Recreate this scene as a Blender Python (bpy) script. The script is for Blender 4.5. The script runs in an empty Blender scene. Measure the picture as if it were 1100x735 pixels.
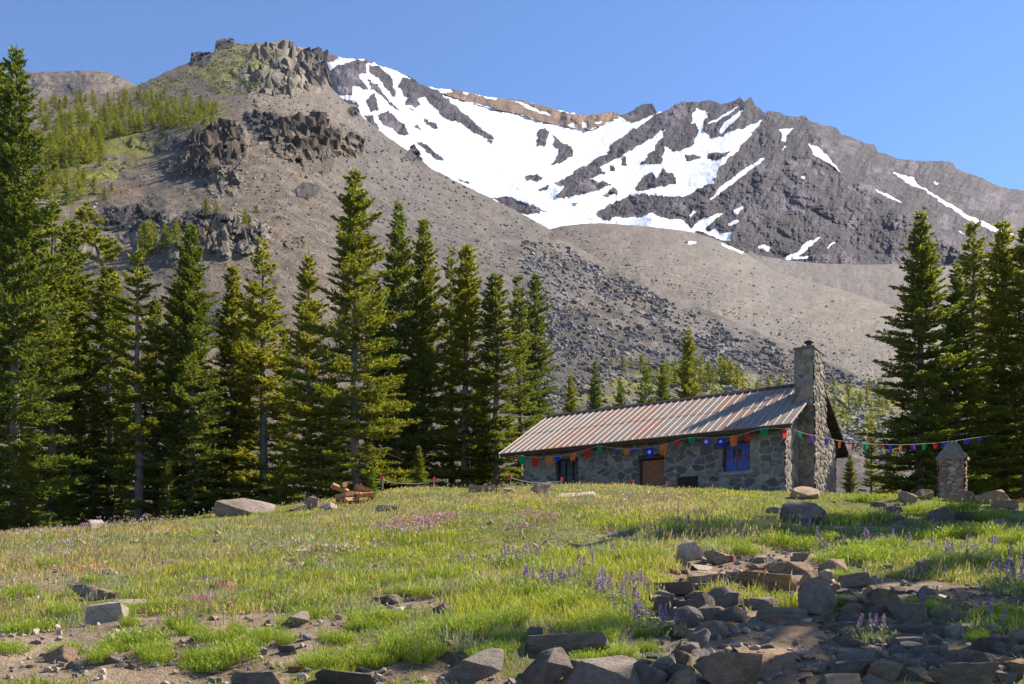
import bpy, bmesh, math, random
import numpy as np
from mathutils import Vector, Matrix, Euler

scene = bpy.context.scene
COL = scene.collection
rng = np.random.default_rng(7)
random.seed(7)

# ---------------------------------------------------------------- camera model
F, CX, HY = 1038.0, 550.0, 655.0          # focal length, centre column, eye level of the 1100 x 735 picture
def P(x, y, d):
    return np.array([(x - CX) / F * d, d, (HY - y) / F * d])

# ---------------------------------------------------------------- noise
def _h(ix, iy, iz, s=0):
    with np.errstate(over='ignore'):
        n = (ix.astype(np.int64) * 374761393 + iy.astype(np.int64) * 668265263 + iz.astype(np.int64) * 2147483647 + s * 1274126177) & 0xFFFFFFFF
        n = ((n ^ (n >> 13)) * 1274126177) & 0xFFFFFFFF
        n = ((n ^ (n >> 16)) * 2246822519) & 0xFFFFFFFF
        n = n ^ (n >> 15)
    return (n & 0xFFFFFF) / float(0x1000000)
def vnoise(x, y, z=0.0, s=0):
    x, y, z = np.broadcast_arrays(np.asarray(x, float), np.asarray(y, float), np.asarray(z, float))
    ix, iy, iz = np.floor(x), np.floor(y), np.floor(z)
    fx, fy, fz = x - ix, y - iy, z - iz
    fx, fy, fz = [f * f * f * (f * (f * 6 - 15) + 10) for f in (fx, fy, fz)]
    r = 0
    for a in (0, 1):
        wa = fx if a else 1 - fx
        for b in (0, 1):
            wb = fy if b else 1 - fy
            for c in (0, 1):
                wc = fz if c else 1 - fz
                r = r + wa * wb * wc * _h(ix + a, iy + b, iz + c, s)
    return r * 2 - 1
def fbm(x, y, z=0.0, o=4, s=0, g=0.5, l=2.03):
    r, a, n = 0, 1.0, 0
    x, y, z = np.asarray(x, float), np.asarray(y, float), np.asarray(z, float)
    for k in range(o):
        r = r + a * vnoise(x, y, z, s + k); n += a; a *= g; x = x * l; y = y * l; z = z * l
    return r / n
def ridged(x, y, o=4, s=0, g=0.5):
    r, a, n = 0, 1.0, 0
    x, y = np.asarray(x, float), np.asarray(y, float)
    for k in range(o):
        r = r + a * (1 - 2 * np.abs(vnoise(x, y, 0.5, s + k))); n += a; a *= g; x = x * 2.07; y = y * 2.07
    return r / n
def cells(x, y, s=0):
    """random value of the nearest cell, and the distance to its border"""
    x, y = np.broadcast_arrays(np.asarray(x, float), np.asarray(y, float))
    ix, iy = np.floor(x), np.floor(y)
    f1 = np.full(x.shape, 9.0); f2 = np.full(x.shape, 9.0); v = np.zeros(x.shape)
    zz = np.zeros(x.shape)
    for a in (-1, 0, 1):
        for b in (-1, 0, 1):
            jx, jy = ix + a, iy + b
            px = jx + _h(jx, jy, zz, s); py = jy + _h(jx, jy, zz, s + 1)
            d = np.hypot(px - x, py - y); r = _h(jx, jy, zz, s + 2)
            near = d < f1
            f2 = np.where(near, f1, np.minimum(f2, d)); v = np.where(near, r, v); f1 = np.where(near, d, f1)
    return v, f2 - f1
def sstep(a, b, x):
    t = np.clip((x - a) / (b - a), 0, 1); return t * t * (3 - 2 * t)
def inpoly(x, y, poly):
    x, y = np.asarray(x, float), np.asarray(y, float)
    r = np.zeros(x.shape, bool); n = len(poly)
    for i in range(n):
        x0, y0 = poly[i]; x1, y1 = poly[(i + 1) % n]
        if y0 == y1: continue
        c = ((y0 > y) != (y1 > y)) & (x < (x1 - x0) * (y - y0) / (y1 - y0) + x0)
        r ^= c
    return r

# ---------------------------------------------------------------- objects
def tag(o, label=None, cat=None, group=None, kind=None):
    if label: o['label'] = label
    if cat: o['category'] = cat
    if group: o['group'] = group
    if kind: o['kind'] = kind
    return o
def empty(name, loc=(0, 0, 0), rz=0.0, label=None, cat=None, group=None):
    o = bpy.data.objects.new(name, None); COL.objects.link(o)
    o.empty_display_size = 0.1
    o.location = loc; o.rotation_euler = (0, 0, rz)
    return tag(o, label, cat, group)
def link(name, me, parent=None):
    o = bpy.data.objects.new(name, me); COL.objects.link(o)
    if parent is not None: o.parent = parent
    return o
def mesh_np(name, V, faces, mats, cols=None, smooth=False, mat_idx=None, sharp=None):
    """V (n,3); faces: one (m,k) array or a list of them; cols (n,3) colour attribute"""
    if not isinstance(faces, (list, tuple)): faces = [faces]
    faces = [np.asarray(f, np.int32) for f in faces if len(f)]
    me = bpy.data.meshes.new(name)
    V = np.asarray(V, np.float32)
    me.vertices.add(len(V)); me.vertices.foreach_set('co', V.ravel())
    loops = np.concatenate([f.ravel() for f in faces])
    tot = np.concatenate([np.full(len(f), f.shape[1], np.int32) for f in faces])
    start = np.concatenate([[0], np.cumsum(tot)[:-1]]).astype(np.int32)
    me.loops.add(len(loops)); me.loops.foreach_set('vertex_index', loops)
    me.polygons.add(len(tot)); me.polygons.foreach_set('loop_start', start); me.polygons.foreach_set('loop_total', tot)
    if mat_idx is not None: me.polygons.foreach_set('material_index', np.asarray(mat_idx, np.int32))
    me.polygons.foreach_set('use_smooth', np.full(len(tot), smooth))
    me.update(calc_edges=True)
    for m in (mats if isinstance(mats, (list, tuple)) else [mats]): me.materials.append(m)
    if cols is not None:
        a = me.color_attributes.new('Col', 'FLOAT_COLOR', 'POINT')
        c = np.ones((len(V), 4), np.float32); c[:, :cols.shape[1]] = cols
        a.data.foreach_set('color', c.ravel())
    if sharp is not None and smooth:
        me.set_sharp_from_angle(angle=math.radians(sharp))
    return me
def fattr(me, name, vals):
    a = me.attributes.new(name, 'FLOAT', 'POINT'); a.data.foreach_set('value', np.asarray(vals, np.float32).ravel())
class MB:
    """collects boxes, bars and tubes into one mesh"""
    def __init__(s): s.V = []; s.F3 = []; s.F4 = []; s.n = 0
    def add(s, V, F):
        V = np.asarray(V, float)
        for f in F:
            (s.F4 if len(f) == 4 else s.F3).append([i + s.n for i in f])
        s.V.append(V); s.n += len(V); return s
    def box(s, x0, x1, y0, y1, z0, z1):
        V = [(x, y, z) for z in (z0, z1) for y in (y0, y1) for x in (x0, x1)]
        return s.add(V, [(0, 2, 3, 1), (4, 5, 7, 6), (0, 1, 5, 4), (2, 6, 7, 3), (0, 4, 6, 2), (1, 3, 7, 5)])
    def hexa(s, V):
        """eight corners in box order"""
        return s.add(V, [(0, 2, 3, 1), (4, 5, 7, 6), (0, 1, 5, 4), (2, 6, 7, 3), (0, 4, 6, 2), (1, 3, 7, 5)])
    def tube(s, pts, r, n=6):
        pts = np.asarray(pts, float); m = len(pts)
        r = np.full(m, r) if np.isscalar(r) else np.asarray(r, float)
        T = np.gradient(pts, axis=0); T /= np.linalg.norm(T, axis=1)[:, None] + 1e-9
        ref = np.array([0, 0, 1.0]) if abs(T[0][2]) < .8 else np.array([1.0, 0, 0])
        A = np.cross(T, ref); A /= np.linalg.norm(A, axis=1)[:, None] + 1e-9
        B = np.cross(T, A)
        ang = np.arange(n) / n * 2 * math.pi
        V = pts[:, None] + r[:, None, None] * (A[:, None] * np.cos(ang)[None, :, None] + B[:, None] * np.sin(ang)[None, :, None])
        V = V.reshape(-1, 3); F = []
        for i in range(m - 1):
            for k in range(n):
                k2 = (k + 1) % n
                F.append((i * n + k, i * n + k2, (i + 1) * n + k2, (i + 1) * n + k))
        V = np.vstack([V, pts[:1], pts[-1:]])
        for k in range(n):
            k2 = (k + 1) % n
            F.append((m * n, k2, k)); F.append((m * n + 1, (m - 1) * n + k, (m - 1) * n + k2))
        return s.add(V, F)
    def mesh(s, name, mats, smooth=False, sharp=None, bevel=0):
        me = mesh_np(name, np.vstack(s.V), [np.array(f) for f in (s.F4, s.F3) if f], mats, smooth=smooth, sharp=sharp)
        if bevel:
            bm = bmesh.new(); bm.from_mesh(me)
            bmesh.ops.bevel(bm, geom=list(bm.edges), offset=bevel, segments=1, affect='EDGES', clamp_overlap=True)
            bm.to_mesh(me); bm.free()
        return me
    def build(s, name, mats, parent=None, **k):
        return link(name, s.mesh(name, mats, **k), parent)
def copy_tree(o, parent=None):
    c = o.copy(); COL.objects.link(c); c.parent = parent
    for ch in list(o.children): copy_tree(ch, c)
    return c

# ---------------------------------------------------------------- materials
class NT:
    def __init__(s, name):
        m = bpy.data.materials.new(name); m.use_nodes = True
        s.m = m; s.t = m.node_tree; s.t.nodes.clear()
        s.out = s.n('ShaderNodeOutputMaterial')
    def n(s, typ, **kw):
        nd = s.t.nodes.new(typ)
        for k, v in kw.items():
            if k.startswith('_'):
                key = k[1:]; key = int(key) if key.isdigit() else key.replace('_', ' ')
                s.set(nd, key, v)
            else: setattr(nd, k, v)
        return nd
    def set(s, nd, key, v):
        inp = nd.inputs[key]
        if isinstance(v, bpy.types.NodeSocket): s.t.links.new(v, inp)
        else: inp.default_value = v
    def obj(s): return s.n('ShaderNodeTexCoord').outputs['Object']
    def geo(s): return s.n('ShaderNodeNewGeometry').outputs['Position']
    def attr(s, name, out='Color'): return s.n('ShaderNodeAttribute', attribute_name=name).outputs[out]
    def mapv(s, vec, scale): return s.n('ShaderNodeMapping', _Vector=vec, _Scale=scale).outputs[0]
    def noise(s, vec, sc, det=4, rough=.55, out='Fac', dist=0.0):
        return s.n('ShaderNodeTexNoise', _Vector=vec, _Scale=sc, _Detail=det, _Roughness=rough, _Distortion=dist).outputs[out]
    def ramp(s, fac, stops, interp='LINEAR'):
        nd = s.n('ShaderNodeValToRGB', _Fac=fac); cr = nd.color_ramp; cr.interpolation = interp
        while len(cr.elements) < len(stops): cr.elements.new(0.5)
        for e, (p, c) in zip(cr.elements, stops):
            e.position = p; e.color = (c, c, c, 1) if np.isscalar(c) else (*c, 1)
        return nd.outputs[0]
    def mix(s, fac, a, b, blend='MIX'):
        nd = s.n('ShaderNodeMix', data_type='RGBA', blend_type=blend)
        for key, v in ((0, fac), (6, a), (7, b)):
            if isinstance(v, (tuple, list)): v = (*v[:3], 1)
            s.set(nd, key, v)
        return nd.outputs[2]
    def math(s, op, a, b=0.0, clamp=False):
        nd = s.n('ShaderNodeMath', operation=op, use_clamp=clamp); s.set(nd, 0, a); s.set(nd, 1, b); return nd.outputs[0]
    def bump(s, h, st=.5, dist=.05, normal=None):
        nd = s.n('ShaderNodeBump', _Height=h, _Strength=st, _Distance=dist)
        if normal is not None: s.set(nd, 'Normal', normal)
        return nd.outputs[0]
    def pbsdf(s, col, rough=.8, normal=None, **kw):
        nd = s.n('ShaderNodeBsdfPrincipled')
        s.set(nd, 'Base Color', (*col, 1) if isinstance(col, tuple) else col); s.set(nd, 'Roughness', rough)
        nd.inputs['Specular IOR Level'].default_value = kw.pop('spec', .25)
        for k, v in kw.items(): s.set(nd, k.replace('_', ' '), v)
        if normal is not None: s.set(nd, 'Normal', normal)
        s.t.links.new(nd.outputs[0], s.out.inputs[0]); return s.m
def simple(name, col, rough=.8, var=.25, sc=6, bump=.2, metal=0.0):
    t = NT(name); v = t.obj(); n = t.noise(v, sc, 6)
    c = t.mix(1.0, col, t.ramp(n, [(.25, 1 - var), (.75, 1 + var)]), 'MULTIPLY')
    return t.pbsdf(c, rough, t.bump(t.noise(v, sc * 4, 5), bump, .02), Metallic=metal)

def terrain_mat(name, sc, bump, dist, var=.35, snow=False, zs=1.0):
    t = NT(name); v = t.mapv(t.geo(), (1, 1, zs)) if zs != 1.0 else t.geo(); base = t.attr('Col')
    n1 = t.noise(v, sc, 8, .65); n2 = t.noise(v, sc * 9, 5, .7)
    c = t.mix(1.0, base, t.ramp(n1, [(.28, 1 - var), (.72, 1 + var)]), 'MULTIPLY')
    c = t.mix(1.0, c, t.ramp(n2, [(.3, 1 - var * .8), (.7, 1 + var * .8)]), 'MULTIPLY')
    h = t.math('ADD', t.math('MULTIPLY', n1, 2.0), n2)
    if snow:
        sn = t.attr('snow', 'Fac')
        f = t.math('ADD', sn, t.math('MULTIPLY', t.math('SUBTRACT', t.noise(v, sc * 2.5, 8, .75), .5), 1.5))
        f = t.ramp(f, [(.44, 0.0), (.54, 1.0)])
        snc = t.mix(t.ramp(t.noise(t.mapv(v, (1, .4, 1)), sc * 1.2, 8, .7), [(.35, 0.0), (.6, 1.0)]), (.66, .63, .61), (.88, .885, .90))
        c = t.mix(f, c, snc)
        st = t.n('ShaderNodeMapRange', _Value=f); st.inputs[3].default_value = bump; st.inputs[4].default_value = bump * .18
        return t.pbsdf(c, .85, t.bump(h, st.outputs[0], dist), spec=.15)
    return t.pbsdf(c, .92, t.bump(h, bump, dist), spec=.12)

def foliage_mat(name, tint=(1, 1, 1), trans=.3, rnd=.35):
    t = NT(name); c = t.attr('Col')
    oi = t.n('ShaderNodeObjectInfo')
    v = t.n('ShaderNodeMix', data_type='RGBA')
    t.set(v, 0, oi.outputs['Random']); v.inputs[6].default_value = (1 - rnd * .7, 1 - rnd * .55, 1 - rnd * .4, 1); v.inputs[7].default_value = (1 + rnd * .95, 1 + rnd * .45, 1 - rnd * .2, 1)
    c = t.mix(1.0, c, v.outputs[2], 'MULTIPLY'); c = t.mix(1.0, c, tint, 'MULTIPLY')
    d = t.n('ShaderNodeBsdfPrincipled'); t.set(d, 'Base Color', c); d.inputs['Roughness'].default_value = .55; d.inputs['Specular IOR Level'].default_value = .3
    tr = t.n('ShaderNodeBsdfTranslucent'); t.set(tr, 'Color', t.mix(1.0, c, (1.5, 1.45, .6), 'MULTIPLY'))
    mx = t.n('ShaderNodeMixShader'); mx.inputs[0].default_value = trans
    t.t.links.new(d.outputs[0], mx.inputs[1]); t.t.links.new(tr.outputs[0], mx.inputs[2]); t.t.links.new(mx.outputs[0], t.out.inputs[0])
    return t.m

def rock_mat(name, sc=3.0):
    t = NT(name); v = t.obj(); oi = t.n('ShaderNodeObjectInfo')
    base = oi.outputs['Color']
    loc = t.n('ShaderNodeVectorMath', operation='ADD'); t.set(loc, 0, v); t.set(loc, 1, oi.outputs['Location']); w = loc.outputs[0]
    n1 = t.noise(w, sc, 8, .62); n2 = t.noise(w, sc * 8, 6, .7); n3 = t.noise(w, sc * 1.7, 5, .6, dist=.6)
    c = t.mix(1.0, base, t.ramp(n1, [(.25, .55), (.5, 1.0), (.78, 1.4)]), 'MULTIPLY')
    c = t.mix(t.ramp(n3, [(.52, 0.0), (.68, .55)]), c, (.36, .27, .20))
    c = t.mix(t.ramp(t.noise(w, sc * 3.3, 7, .75), [(.60, 0.0), (.66, .55)]), c, (.40, .40, .31))
    c = t.mix(1.0, c, t.ramp(n2, [(.25, .6), (.75, 1.35)]), 'MULTIPLY')
    vo = t.n('ShaderNodeTexVoronoi', _Vector=w, _Scale=sc * 9); 
    h = t.math('ADD', t.math('MULTIPLY', n1, 1.6), t.math('ADD', n2, t.math('MULTIPLY', vo.outputs[0], .25)))
    return t.pbsdf(c, .88, t.bump(h, .95, .05), spec=.15)

def masonry_mat(name, scale, zs=1.25, tones=((.10, .105, .125), (.155, .15, .16), (.21, .185, .165)), mortar=(.33, .29, .24), mw=.045, cheb=False):
    t = NT(name); v = t.mapv(t.obj(), (1, 1, zs))
    wob = t.n('ShaderNodeVectorMath', operation='ADD'); t.set(wob, 0, v)
    ns = t.n('ShaderNodeTexNoise', _Vector=v, _Scale=3.0, _Detail=3.0)
    sub = t.n('ShaderNodeVectorMath', operation='SUBTRACT'); t.set(sub, 0, ns.outputs['Color']); sub.inputs[1].default_value = (.5, .5, .5)
    scl = t.n('ShaderNodeVectorMath', operation='SCALE'); t.set(scl, 0, sub.outputs[0]); scl.inputs['Scale'].default_value = .16
    t.set(wob, 1, scl.outputs[0]); w = wob.outputs[0]
    ce = t.n('ShaderNodeTexVoronoi', feature='F1', _Vector=w, _Scale=scale, _Randomness=.85)
    ed = t.n('ShaderNodeTexVoronoi', feature='DISTANCE_TO_EDGE', _Vector=w, _Scale=scale, _Randomness=.85)
    sx = t.n('ShaderNodeSeparateColor'); t.set(sx, 0, ce.outputs['Color'])
    stone = t.ramp(sx.outputs[0], [(0.1, tones[0]), (.5, tones[1]), (.95, tones[2])])
    n = t.noise(t.obj(), 9, 7, .65)
    stone = t.mix(1.0, stone, t.ramp(n, [(.25, .6), (.75, 1.4)]), 'MULTIPLY')
    e = t.math('ADD', ed.outputs['Distance'], t.math('MULTIPLY', t.math('SUBTRACT', n, .5), .06))
    f = t.ramp(e, [(mw * .6, 0.0), (mw * 1.5, 1.0)])
    mo = t.mix(1.0, mortar, t.ramp(n, [(.3, .75), (.7, 1.2)]), 'MULTIPLY')
    c = t.mix(f, mo, stone)
    h = t.math('ADD', t.ramp(e, [(0, 0.0), (mw * 3, .8), (1, 1.0)]), t.math('MULTIPLY', n, .5))
    return t.pbsdf(c, .9, t.bump(h, 1.0, .05), spec=.15)
# ================================================================ THE GROUND
EL, SAZ = math.radians(41), math.atan2(.400, .917)
SUN = np.array([math.cos(EL) * math.cos(SAZ), math.cos(EL) * math.sin(SAZ), math.sin(EL)])
_sx = np.array([-40, -14.8, -12, -9.4, -6.7, -3.5, 1.3, 5.4, 9.4, 12.1, 14.8, 40])
_ss = np.array([.128, .1307, .1374, .148, .1596, .177, .1866, .180, .1765, .172, .1644, .160])
def gz(X, Y, detail=True):
    X = np.asarray(X, float); Y = np.asarray(Y, float)
    s = (np.interp(X - 1.2, _sx, _ss) + np.interp(X, _sx, _ss) + np.interp(X + 1.2, _sx, _ss)) / 3
    k = 1.1
    Ye = Y - k * np.logaddexp(0, (Y - 28.3) / k)
    z = -1.5 + s * Ye
    u = np.clip(Y, None, 140) - 48
    z = z + .10 * 4 * np.logaddexp(0, u / 4)
    if detail:
        near = np.clip((34 - Y) / 8, 0, 1) * np.clip(Y / 3, 0, 1)
        z = z + near * (.11 * fbm(X / 2.6, Y / 3.4, o=3, s=11) + .075 * fbm(X / .75, Y / .75, o=3, s=21))
        z = z - near * .045 * dirtmask(X, Y, 0)
    return z
def to_img(X, Y, Z):
    Y = np.maximum(Y, 1.5)
    return CX + F * X / Y, HY - F * Z / Y
DIRT = [(800, 705, 62, 40), (850, 672, 48, 16), (790, 735, 60, 40), (960, 640, 60, 13), (1050, 645, 70, 14), (920, 628, 30, 8), (265, 702, 85, 17), (225, 722, 70, 15),
        (60, 720, 62, 13), (452, 655, 40, 9), (405, 700, 44, 9), (345, 688, 40, 8), (470, 722, 90, 13), (130, 672, 46, 6), (640, 738, 110, 17), (985, 700, 110, 26), (700, 690, 34, 26),
        (755, 614, 50, 20), (830, 618, 60, 20), (890, 622, 30, 16), (745, 655, 40, 22), (120, 655, 40, 8), (575, 660, 14, 5), (40, 650, 20, 6), (660, 570, 18, 3), (560, 632, 20, 3), (880, 585, 30, 5), (1010, 575, 40, 4),
        (600, 604, 16, 3), (520, 700, 14, 8), (300, 650, 26, 5), (190, 640, 18, 4)]
def dirtmask(X, Y, fine=1):
    X = np.asarray(X, float); Y = np.asarray(Y, float)
    z = gz(X, Y, False); x, y = to_img(X, Y, z)
    n = fbm(X / .9, Y / .9, o=4, s=31) * 1.1
    m = np.zeros(X.shape)
    for cx, cy, rx, ry in DIRT:
        e = np.sqrt(((x - cx) / rx) ** 2 + ((y - cy) / ry) ** 2)
        m = np.maximum(m, sstep(1.25, .75, e + n))
    return np.where(Y > 2.5, m, 0)
_YY = np.concatenate([np.arange(3, 40, .04), np.arange(40, 140, .5)])
def ghit(x, y):
    """the ground point seen at pixel (x, y)"""
    X = (x - CX) / F * _YY; Z = (HY - y) / F * _YY
    g = gz(X, _YY); k = np.argmax(g >= Z)
    return np.array([X[k], _YY[k], g[k]])
def geomspace_from(a, b, first, n):
    """n values growing from a to b (a excluded)"""
    r = 1.0001
    lo, hi = 1.0001, 3.0
    for _ in range(60):
        r = (lo + hi) / 2
        if first * (r ** n - 1) / (r - 1) < abs(b - a): lo = r
        else: hi = r
    return a + np.sign(b - a) * first * (r ** np.arange(1, n + 1) - 1) / (r - 1)
gx = np.arange(-19, 19.01, .11); gx = np.concatenate([geomspace_from(-19, -2500, .15, 40)[::-1], gx, geomspace_from(19, 2500, .15, 40)])
gy = np.arange(3.5, 33, .10); gy = np.concatenate([geomspace_from(3.5, -300, .15, 30)[::-1], gy, geomspace_from(33, 3600, .15, 50)])
GX, GY = np.meshgrid(gx, gy)
GZ = gz(GX, GY)
def gridfaces(nr, nc):
    i = np.arange(nr * nc).reshape(nr, nc)
    return np.stack([i[:-1, :-1], i[:-1, 1:], i[1:, 1:], i[1:, :-1]], -1).reshape(-1, 4)
def ground_mat():
    t = NT('meadow_soil'); v = t.geo(); d = t.attr('dirt', 'Fac')
    n1 = t.noise(v, 1.3, 8, .6); n2 = t.noise(v, 14, 6, .7); n3 = t.noise(v, 60, 3, .7)
    soil = t.ramp(n1, [(.3, (.14, .10, .068)), (.5, (.215, .158, .108)), (.72, (.31, .235, .165))])
    soil = t.mix(1.0, soil, t.ramp(n2, [(.3, .65), (.7, 1.3)]), 'MULTIPLY')
    soil = t.mix(1.0, soil, t.ramp(n3, [(.3, .75), (.7, 1.25)]), 'MULTIPLY')
    thatch = t.ramp(n2, [(.3, (.075, .075, .028)), (.55, (.15, .14, .05)), (.75, (.21, .17, .085))])
    f = t.math('ADD', d, t.math('MULTIPLY', t.math('SUBTRACT', n2, .5), .8))
    c = t.mix(t.ramp(f, [(.35, 0.0), (.6, 1.0)]), thatch, soil)
    h = t.math('ADD', t.math('MULTIPLY', n2, 1.0), t.math('MULTIPLY', n3, .5))
    return t.pbsdf(c, .95, t.bump(h, .8, .04), spec=.1)
M_ground = ground_mat()
me = mesh_np('ground', np.stack([GX, GY, GZ], -1).reshape(-1, 3), gridfaces(*GX.shape), M_ground, smooth=True)
bare_ = lambda X, Y: sstep(.04, -.16, fbm(X / 1.7, Y / 2.3, o=4, s=61) + .09) * sstep(18, 9, Y) * .9 * (Y > 2.5)
fattr(me, 'dirt', np.maximum(dirtmask(GX, GY), bare_(GX, GY)))
ground = tag(link('ground', me), kind='structure')
# the trodden path up to the stone steps: a thin sheet of dust on the ground
PATHPOLY = [(770, 760), (785, 715), (778, 690), (800, 668), (838, 656), (866, 664), (895, 678), (893, 692), (868, 712), (855, 760)]
px_, py_ = np.meshgrid(np.arange(-.2, 5.2, .05), np.arange(4.6, 9.6, .05))
pz_ = gz(px_, py_) + .03 * fbm(px_ / .25, py_ / .25, o=3, s=6)
ix_, iy_ = to_img(px_, py_, pz_)
wob = fbm(px_ / .35, py_ / .35, o=4, s=5) * 26
pin = inpoly(ix_ + wob, iy_ + wob, PATHPOLY)
fc = gridfaces(*px_.shape); ok = pin.ravel()[fc].all(1); fc = fc[ok]
use, inv = np.unique(fc, return_inverse=True)
def path_mat():
    t = NT('path_dust'); v = t.geo()
    n1 = t.noise(v, 2.2, 8, .6); n2 = t.noise(v, 30, 5, .7)
    c = t.ramp(n1, [(.3, (.17, .115, .07)), (.55, (.25, .172, .108)), (.75, (.33, .235, .15))])
    c = t.mix(1.0, c, t.ramp(n2, [(.3, .8), (.7, 1.2)]), 'MULTIPLY')
    return t.pbsdf(c, .95, t.bump(t.math('ADD', n1, n2), .7, .04), spec=.1)
V = np.stack([px_, py_, pz_ + .012], -1).reshape(-1, 3)[use]
tag(link('path', mesh_np('path', V, inv.reshape(-1, 4), path_mat(), smooth=True)), kind='structure')

# ================================================================ THE HILLS
class Slope:
    """a hillside between a foot line and a crest line, each at its own distance"""
    def __init__(s, crest, d0, d1, y0, seed, jag=0.0):
        c = np.array(crest, float); s.cx, s.cy = c[:, 0], c[:, 1]
        s.d0, s.d1, s.y0, s.seed, s.jag = d0, np.array(d1, float), y0, seed, jag
        xs = np.arange(s.cx[0] - 200, s.cx[-1] + 200, 2.0); k = np.exp(-.5 * (np.arange(-60, 61) / 17.0) ** 2); k /= k.sum()
        s.sx = xs; s.sc = np.convolve(np.pad(np.interp(xs, s.cx, s.cy), 60, mode='edge'), k, 'valid')
        s.sd = np.convolve(np.pad(np.interp(xs, s.d1[:, 0], s.d1[:, 1]), 60, mode='edge'), k, 'valid')
    def crest(s, x):
        j = s.jag * (fbm(x / 4.5, x * 0 + 3.3, o=3, s=s.seed + 50)) if s.jag else 0
        return np.interp(x, s.cx, s.cy) + j
    def dist(s, x, y):
        d1 = np.interp(x, s.sx, s.sd); yc = np.interp(x, s.sx, s.sc)
        w = (HY - y) / F; w0 = (HY - s.y0) / F; w1 = (HY - yc) / F
        z0 = w0 * s.d0; m = (w1 * d1 - z0) / (d1 - s.d0)
        d = (s.d0 * m - z0) / np.maximum(m - w, .45 * (m - w1))
        return s.rough(x, y, d)
    def rough(s, x, y, d): return d
    def pts(s, x, y):
        d = s.dist(x, y)
        return np.stack([(x - CX) / F * d, d, (HY - y) / F * d], -1)
    def grid(s, x0, x1, dx, dy):
        xs = np.arange(x0, x1 + .1, dx); yc = s.crest(xs)
        nr = int((s.y0 - yc.min()) / dy)
        v = np.linspace(0, 1, nr)[:, None]
        x = np.repeat(xs[None], nr, 0); y = s.y0 + (yc[None] - s.y0) * v
        p = s.pts(x, y)
        last = p[-1]; back = []
        for dd, dz in ((.012, .004), (.04, .025), (.10, .10), (.25, .30), (.5, .8)):
            q = last.copy(); d = last[:, 1] * (1 + dd); q[:, 0] = last[:, 0] * (1 + dd); q[:, 1] = d; q[:, 2] = last[:, 2] * (1 - dz) - (60 if dz == .8 else 0); back.append(q)
        foot = p[0].copy(); foot[:, 2] -= 25
        p = np.concatenate([foot[None], p, np.array(back)], 0)
        x = np.concatenate([x[:1], x, np.repeat(x[-1:], 5, 0)]); y = np.concatenate([y[:1] + 20, y, np.repeat(y[-1:], 5, 0)])
        return p, x, y

CRAGS = [ # cx, cy, rx, ry, forward share of distance, tone
    (300, 78, 46, 32, .030, 2), (338, 68, 13, 24, .030, 0), (216, 63, 13, 8, .020, 0), (243, 47, 13, 6, .02, 0),
    (325, 148, 42, 26, .040, 1), (283, 132, 22, 14, .022, 0), (372, 158, 22, 16, .024, 1), (342, 172, 20, 16, .02, 1), (448, 165, 12, 10, .022, 0), (380, 120, 6, 6, .014, 0),
    (232, 158, 34, 26, .034, 1), (205, 180, 30, 14, .02, 1), (170, 152, 30, 10, .014, 0), (238, 195, 20, 16, .022, 2),
    (245, 255, 40, 22, .026, 2), (180, 255, 34, 22, .020, 2), (140, 235, 40, 14, .016, 0), (215, 238, 30, 12, .016, 0), (90, 262, 40, 18, .018, 2),
    (330, 205, 14, 8, .012, 0), (318, 262, 12, 7, .012, 1), (85, 85, 0.1, 0.1, 0, 0)]
class Talus(Slope):
    def rough(s, x, y, d):
        k = np.clip((s.y0 - y) / 60, 0, 1)
        r = .030 * fbm(x / 70, y / 50, o=3, s=1) + .010 * ridged((x + y * .9) / 46, (y - x * .3) / 90, o=3, s=7) + .0035 * fbm(x / 9, y / 6, o=3, s=9)
        cv, ce = cells((x + .25 * y) / 8, y / 13, s=3); cw, _ = cells((x + .2 * y) / 3.2, y / 7.0, s=13)
        for i, (cx, cy, rx, ry, am, tn) in enumerate(CRAGS):
            if am == 0: continue
            e = np.sqrt(((x - cx) / rx) ** 2 + ((y - cy) / ry) ** 2) + .42 * fbm(x / 11, y / 11, o=3, s=60 + i)
            m = sstep(1.05, .80, e) * (1 - .55 * np.clip((y - cy) / ry * .5 + .5, 0, 1))
            r = r - am * m * (.35 + .85 * cv + .14 * cw)
        return d * (1 + k * r)
TALC = [(-160, 150), (-80, 128), (0, 113), (40, 107), (90, 102), (130, 98), (148, 92), (165, 84), (190, 72), (204, 67), (208, 57), (215, 55), (222, 58), (230, 56), (232, 44), (240, 41), (250, 43), (253, 47),
        (275, 47), (295, 45), (300, 43), (312, 43), (316, 50), (328, 51), (333, 54), (338, 53), (345, 56), (347, 70), (353, 91), (362, 101), (375, 113), (378, 112), (384, 114), (388, 124), (400, 135), (425, 153), (438, 162), (441, 159), (447, 160), (452, 170),
        (460, 179), (500, 200), (550, 224), (588, 245), (620, 264), (650, 284), (720, 317), (800, 350), (880, 385), (960, 420), (1040, 442), (1150, 462), (1300, 480)]
TALD = [(-160, 420), (0, 430), (150, 480), (300, 600), (345, 610), (450, 520), (590, 420), (760, 330), (960, 250), (1150, 200), (1300, 190)]
tal = Talus(TALC, 85.0, TALD, 560.0, 1, jag=.9)
p, tx, ty = tal.grid(-150, 1290, 1.15, 1.15)
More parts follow.
